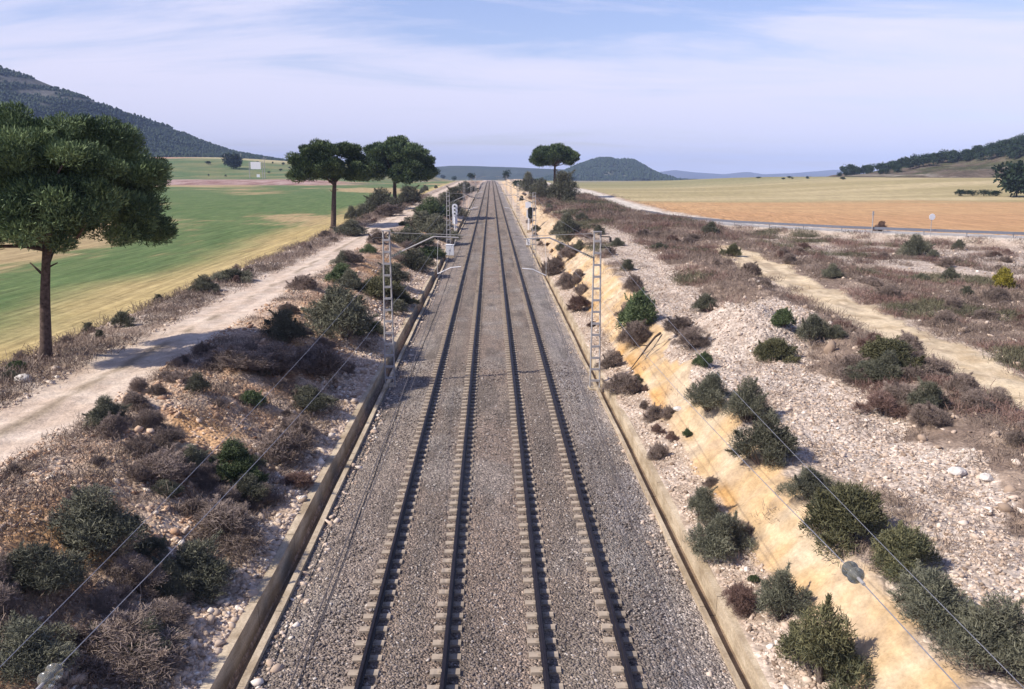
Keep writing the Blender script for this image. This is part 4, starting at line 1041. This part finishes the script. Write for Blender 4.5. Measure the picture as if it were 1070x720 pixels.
def c_hill(X, Y, Z, v): return lerp(lerp(bl_(X) + c3(.03, .045, .026), c3(.08, .085, .05), fbm(X / 70, Y / 70, 105)), c3(.2, .19, .15), sst(.62, .7, fbm(X / 30, Y / 30, 106)) * .8)
XH, YH, ZH = hill('hill', [(560, 189), (585, 182), (600, 175), (615, 169), (625, 166), (633, 164.5), (645, 168), (655, 167), (662, 168), (675, 177), (688, 185), (700, 191)], 2300, 300, 300, 2, c_hill, 7, 205, 120)
def c_far(X, Y, Z, v): return lerp(bl_(X) + c3(.05, .045, .05), c3(.1, .085, .08), fbm(X / 300, Y / 300, 107))
hill('far_mountains', [(640, 188), (680, 181), (708, 177.5), (730, 180), (760, 182), (785, 179.5), (800, 182), (830, 181), (870, 177.5), (890, 178), (930, 183), (980, 188)], 8000, 900, 900, 0, c_far, 14, 207, 150)
def c_rh(X, Y, Z, v):
    c = lerp(bl_(X) + c3(.16, .125, .095), c3(.1, .1, .055), sst(.4, .6, fbm(X / 14, Y / 14, 108)))
    c = lerp(c, c3(.4, .35, .28), sst(.6, .68, fbm(X / 25, Z / 4, 109)) * .9)
    return lerp(c, c3(.55, .46, .35), sst(-.93, -.96, v))
XR, YR, ZR = hill('pine_hill', [(870, 187), (895, 184), (920, 181.5), (940, 178.5), (980, 171), (1020, 162), (1075, 147), (1150, 131), (1300, 108), (1450, 100)], 520, 118, 150, 9.6, c_rh, 2.5, 209, 150, 1.1)
# forest on the far mountain and hill: uncountable
def forest(name, X, Y, Z, n, hgt, label, keep=None, vmax=37):
    rs = np.random.default_rng(77); i = rs.integers(0, vmax, n); j = rs.integers(0, X.shape[1] - 1, n); fu = rs.uniform(0, 1, n)
    P = np.stack([X[i, j] * (1 - fu) + X[i, j + 1] * fu, Y[i, j], Z[i, j] * (1 - fu) + Z[i, j + 1] * fu], -1)
    P[:, 1] += rs.uniform(-9, 9, n)
    if keep is not None: P = P[keep(P)]
    n = len(P); s = rs.uniform(.6, 1.25, n) * hgt; ph = rs.uniform(.7, 1.3, (n, len(IV)))
    v = IV[None] * ph[..., None] * s[:, None, None] * np.array([.42, .42, .55]) + P[:, None, :]; v[..., 2] += s[:, None] * .25
    f = (IF[None] + (np.arange(n) * len(IV))[:, None, None]).reshape(-1, 3)
    tag(link(name, np_mesh(name, v.reshape(-1, 3), f, {'tint': np.repeat(rs.uniform(0, .8, n), len(IV))}), M['needles_far']), label, 'wood', None, 'stuff')
forest('mountain_wood', XM, YM, ZM, 38000, 4.8, 'dark pine wood covering the mountain at left', lambda P: ~((rocky(P[:, 0], P[:, 2]) > .3) & (P[:, 2] > 90) & (P[:, 2] < 185) & (P[:, 0] < -500)))
forest('hill_wood', XH, YH, ZH, 4500, 6.5, 'scattered dark trees on the pointed blue hill beyond the tracks')
rs = np.random.default_rng(9)
for k in range(230):
    if k < 150: i = int(rs.integers(34, 42)); j = int(rs.integers(10, 62))
    else:
        j = int(rs.integers(30, 62)); i = int(rs.integers(max(14, 32 - (j - 26) // 2), 34))
    h = rs.uniform(4.5, 7.5) if j > 16 else rs.uniform(3., 5.5)
    far_tree(XR[i, j] + rs.normal(), YR[i, j] + rs.normal() * 2, h, h * rs.uniform(.85, 1.2), 'dark pine growing on the hill at the right picture edge', 'pines on the right hill', ZR[i, j] - .3, name='hill_pine')
# dark trees and hedge at the right edge, lone trees, far trees
far_px(1062, 206, 36, 36, 'large dark rounded tree at the right picture edge by the ploughed field', True)
far_px(1086, 206, 40, 40, 'large dark tree half cut off by the right picture edge', True)
for i, (px, lab) in enumerate([(1003, 'leftmost low dark bush of the hedge by the large dark tree'), (1016, 'second bush from the left in the hedge by the large dark tree'), (1028, 'third bush from the left in the hedge by the large dark tree'), (1040, 'hedge bush next to the large dark tree')]):
    far_px(px, 205, 16, 7, lab)
far_px(244, 176.5, 17, 16, 'round dark tree alone on the green rise below the mountain', True)
far_px(218, 172, 8, 4, 'small dark bush on the ochre strip below the mountain')
for px, py, w, h, lab in [(493, 189, 10, 9, 'dark round tree left of the far end of the tracks'), (528, 189, 9, 12, 'dark tree right of the far end of the tracks'), (475, 189, 7, 5, 'small dark tree left of the round one at the end of the tracks'), (540, 196, 16, 9, 'green bush right of the far tracks'), (560, 194, 12, 8, 'far green bush left of the lone right pine'), (598, 190, 10, 6, 'far green bush right of the lone right pine'), (508, 187, 8, 6, 'tiny dark tree just at the end of the tracks'), (463, 187, 8, 5, 'tiny dark tree at the end of the left field')]:
    far_px(px, py, w, h, lab)
for k in range(9):
    px = random.uniform(780, 905); far_px(px, random.uniform(186.3, 188.), random.uniform(3, 7), random.uniform(1.5, 3.2), 'tiny distant tree in the row where the right fields end', group='far trees beyond the right fields')
for k in range(16):
    px = random.uniform(200, 330); far_px(px, random.uniform(170, 186), random.uniform(2, 5), random.uniform(1.5, 3), 'tiny bush dotted over the green rise below the mountain', group='bushes on the green rise')

# ------------------------------------------------------------------ road furniture
pts = []
for (ax, ay), (bx_, by_) in zip(ROADP[5:-1], ROADP[6:]):
    n = max(2, int(math.hypot(bx_ - ax, by_ - ay) / 4))
    for i in range(n): pts.append((ax + (bx_ - ax) * i / n, ay + (by_ - ay) * i / n))
rail_pts = []
for i in range(1, len(pts) - 1):
    tx, ty = pts[i + 1][0] - pts[i - 1][0], pts[i + 1][1] - pts[i - 1][1]; l = math.hypot(tx, ty); nx_, ny_ = ty / l, -tx / l    # right of travel = railway side
    q = (pts[i][0] + nx_ * 2.75, pts[i][1] + ny_ * 2.75); rail_pts.append(q)
M['beam'] = simple('weathered_beam', (.17, .18, .215), .5, .4, .1)
gr = empty('guard_rail', (rail_pts[0][0], rail_pts[0][1], 0), 0, 'long grey steel guard rail along the near side of the pale road', 'guard rail')
gx, gy = rail_pts[0]
prof = [(0, .42), (.05, .46), (.05, .52), (0, .57), (.05, .62), (.05, .68), (0, .74), (-.02, .74), (-.02, .42)]
v = []; f = []; n = len(prof)
for i, (x, y) in enumerate(rail_pts):
    a, b2 = rail_pts[max(0, i - 1)], rail_pts[min(len(rail_pts) - 1, i + 1)]; tx, ty = b2[0] - a[0], b2[1] - a[1]; l = math.hypot(tx, ty); nx_, ny_ = ty / l, -tx / l
    z = float(zg(np.array([x]), np.array([y]), False)[0])
    for o_, h in prof: v.append((x + nx_ * -o_ - gx, y + ny_ * -o_ - gy, z + h))
for i in range(len(rail_pts) - 1):
    for k in range(n): f.append((i * n + k, i * n + (k + 1) % n, (i + 1) * n + (k + 1) % n, (i + 1) * n + k))
me = bpy.data.meshes.new('beam'); me.from_pydata(v, [], f); me.materials.append(M['beam'])
bm = bmesh.new(); bm.from_mesh(me); bmesh.ops.recalc_face_normals(bm, faces=bm.faces); bm.to_mesh(me); bm.free(); link('beam', me, None, gr)
pm = MB(); pm.box(0, 0, .2, .1, .12, 1.0); po = None
for x, y in rail_pts:
    if po is None: po = pm.build('post', M['galv'], gr); o = po
    else: o = po.copy(); COL.objects.link(o); o.parent = gr
    o.location = (x - gx + .09, y - gy + .05, zgs(x, y))
def road_sign(px, py, h, lab, round_):
    x, y, z, d = hit(px, py); r = empty('road_sign' if round_ else 'marker_post', (x, y, z), 0, lab, 'sign' if round_ else 'post')
    p = MB(); p.tube([(0, 0, -.2), (0, 0, h)], .04 if round_ else .07, 8); p.build('pole', M['galv'], r)
    if round_:
        s = MB(); s.lathe([(.36, 0), (.38, .015), (.36, .03)], (0, -.09, h - .3), (0, 1, 0), 24); s.build('disc', M['sign'], r)
        s = MB(); s.box(0, -.05, h - .3, .5, .03, .06); s.build('clamp', M['galv'], r)
    else:
        s = MB(); s.box(0, 0, h + .12, .2, .12, .5, None, .1); s.build('cap', M['galv'], r)
road_sign(972, 247, 2.6, 'round white faced road sign on a thin pole beyond the guard rail', True)
road_sign(911, 243.5, 2.3, 'thin grey post beyond the guard rail left of the round sign', False)
def billboard(px, py, lab):
    x, y, z, d = hit(px, py); r = empty('notice_board', (x, y, z), 0, lab, 'board')
    for s in (-4.5, 4.5):
        p = MB(); p.tube([(s, 0, -.5), (s, 0, 12)], .22, 8); p.build('post', M['galv'], r)
    b = MB(); b.box(0, -.3, 9.2, 7, .25, 5.0); b.build('panel', M['white'], r)
    b = MB(); b.box(1.5, -.2, 2.2, 2.2, .25, 2.0); b.build('small_panel', M['white'], r)
billboard(268, 187, 'white board on two posts standing on the green rise')
def pole(px, py, hpx, lab):
    x, y, z, d = hit(px, py); h = hpx * d / F; r = empty('utility_pole', (x, y, z), 0, lab, 'pole')
    p = MB(); p.tube([(0, 0, -.5), (0, 0, h)], [.28, .2], 8); p.build('pole', M['galv'], r)
    c = MB(); c.box(0, 0, h - 1.2, 3.2, .2, .25); c.build('crossarm', M['galv'], r)
pole(277, 187, 23, 'grey utility pole right of the white board on the green rise')
pole(235, 170, 9, 'utility pole left of the round tree below the mountain')
pole(252, 172, 12, 'utility pole right of the round tree below the mountain')
def house(px, py, wpx, hpx, lab):
    x, y, z, d = hit(px, py); w = wpx * d / F; h = hpx * d / F; r = empty('farm_house', (x, y, z), R(8), lab, 'building')
    b = MB(); b.box(0, 0, h * .32, w, w * .6, h * .72); b.build('wall', M['plaster'], r)
    g = MB(); e = w * .54; q = w * .36; g.v += [(-e, -q, h * .67), (e, -q, h * .67), (e, q, h * .67), (-e, q, h * .67), (-e, 0, h), (e, 0, h)]; g.f += [[0, 1, 5, 4], [2, 3, 4, 5], [0, 4, 3], [1, 2, 5], [0, 3, 2, 1]]; g.build('roof', M['roof'], r)
    for s in (-.28, .28):
        k = MB(); k.box(s * w, -w * .302, h * .38, w * .13, .06, h * .22); k.build('window', M['window'], r)
    k = MB(); k.box(0, -w * .302, h * .24, w * .12, .06, h * .4); k.build('door', M['window'], r)
house(321, 188.5, 7, 6, 'small white farm building seen just below the slim pine crown')

# ------------------------------------------------------------------ haze, sky, sun
hz = MB(); hz.box(0, 5150, 128, 19400, 11200, 264); hm = bpy.data.materials.new('haze'); hm.use_nodes = True; nt = hm.node_tree
nt.nodes.remove(nt.nodes['Principled BSDF']); pv = nt.nodes.new('ShaderNodeVolumePrincipled'); pv.inputs['Color'].default_value = (.52, .66, 1., 1); pv.inputs['Anisotropy'].default_value = -.3; pv.inputs['Density'].default_value = 1.25e-4
nt.links.new(pv.outputs[0], nt.nodes['Material Output'].inputs['Volume'])
ho = hz.build('haze', hm); tag(ho, kind='stuff'); ho['label'] = 'thin blue haze in the air over the plain'; ho['category'] = 'haze'
ho.display_type = 'WIRE'
EL, AZF = R(43), R(18)                              # shadows fall to +x and a little to +y
to_sun = Vector((-math.cos(EL) * math.cos(AZF), -math.cos(EL) * math.sin(AZF), math.sin(EL)))
sl = bpy.data.lights.new('sun', 'SUN'); sl.energy = 5.0; sl.angle = R(.53); sl.color = (1., .93, .82)
so = bpy.data.objects.new('sun', sl); COL.objects.link(so); so.rotation_euler = to_sun.to_track_quat('Z', 'Y').to_euler(); so.location = (-40, -20, 60)
W = bpy.data.worlds.new('World'); sc.world = W; W.use_nodes = True; nt = W.node_tree; L = nt.links.new
bg = nt.nodes['Background']; sky = nt.nodes.new('ShaderNodeTexSky'); sky.sky_type = 'NISHITA'; sky.sun_disc = False
sky.sun_elevation = EL; sky.sun_rotation = math.atan2(to_sun.x, to_sun.y); sky.air_density = 1.1; sky.dust_density = .6; sky.ozone_density = 3.0
STR = .12
tc = nt.nodes.new('ShaderNodeTexCoord'); sp = nt.nodes.new('ShaderNodeSeparateXYZ'); L(tc.outputs['Generated'], sp.inputs[0])
mx = nt.nodes.new('ShaderNodeMath'); mx.operation = 'MAXIMUM'; L(sp.outputs['Z'], mx.inputs[0]); mx.inputs[1].default_value = .0
ad = nt.nodes.new('ShaderNodeMath'); ad.operation = 'ADD'; L(mx.outputs[0], ad.inputs[0]); ad.inputs[1].default_value = .12
dv = nt.nodes.new('ShaderNodeVectorMath'); dv.operation = 'DIVIDE'; L(tc.outputs['Generated'], dv.inputs[0]); cb = nt.nodes.new('ShaderNodeCombineXYZ')
for i in range(3): L(ad.outputs[0], cb.inputs[i])
L(cb.outputs[0], dv.inputs[1])
mp = nt.nodes.new('ShaderNodeMapping'); mp.inputs['Scale'].default_value = (.3, .8, 1); mp.inputs['Rotation'].default_value = (0, 0, R(-10)); mp.inputs['Location'].default_value = (1.35, .4, 0); L(dv.outputs[0], mp.inputs['Vector'])
n1 = N(nt, 'ShaderNodeTexNoise', Scale=1.6, Detail=10.0, Roughness=.62, Distortion=.35); L(mp.outputs[0], n1.inputs['Vector'])
bi = nt.nodes.new('ShaderNodeMapRange'); L(sp.outputs['Z'], bi.inputs[0]); bi.inputs[1].default_value = .085; bi.inputs[2].default_value = .19; bi.inputs[3].default_value = .07; bi.inputs[4].default_value = -.17
an = nt.nodes.new('ShaderNodeMath'); an.operation = 'ADD'; L(n1.outputs[0], an.inputs[0]); L(bi.outputs[0], an.inputs[1])
cl = ramp(nt, an.outputs[0], [(.33, .05), (.47, .72), (.58, .97)])
hz_ = nt.nodes.new('ShaderNodeMapRange'); L(sp.outputs['Z'], hz_.inputs[0]); hz_.inputs[1].default_value = .2; hz_.inputs[2].default_value = .55; hz_.inputs[3].default_value = 1.; hz_.inputs[4].default_value = .2
cm = nt.nodes.new('ShaderNodeMath'); cm.operation = 'MULTIPLY'; L(cl, cm.inputs[0]); L(hz_.outputs[0], cm.inputs[1])
c = mixc(nt, mixc(nt, sky.outputs[0], (1.06, .93, 1.12), 1.0, 'MULTIPLY'), (5.85, 5.75, 7.1), cm.outputs[0]); L(c, bg.inputs['Color']); bg.inputs['Strength'].default_value = STR

sc.render.engine = 'CYCLES'
sc.cycles.use_denoising = True; sc.cycles.max_bounces = 5; sc.cycles.diffuse_bounces = 2; sc.cycles.glossy_bounces = 2; sc.cycles.transparent_max_bounces = 4; sc.cycles.volume_bounces = 0
sc.view_settings.view_transform = 'Standard'; sc.view_settings.look = 'None'; sc.view_settings.exposure = .36; sc.view_settings.gamma = 1; sc.view_settings.use_curve_mapping = False
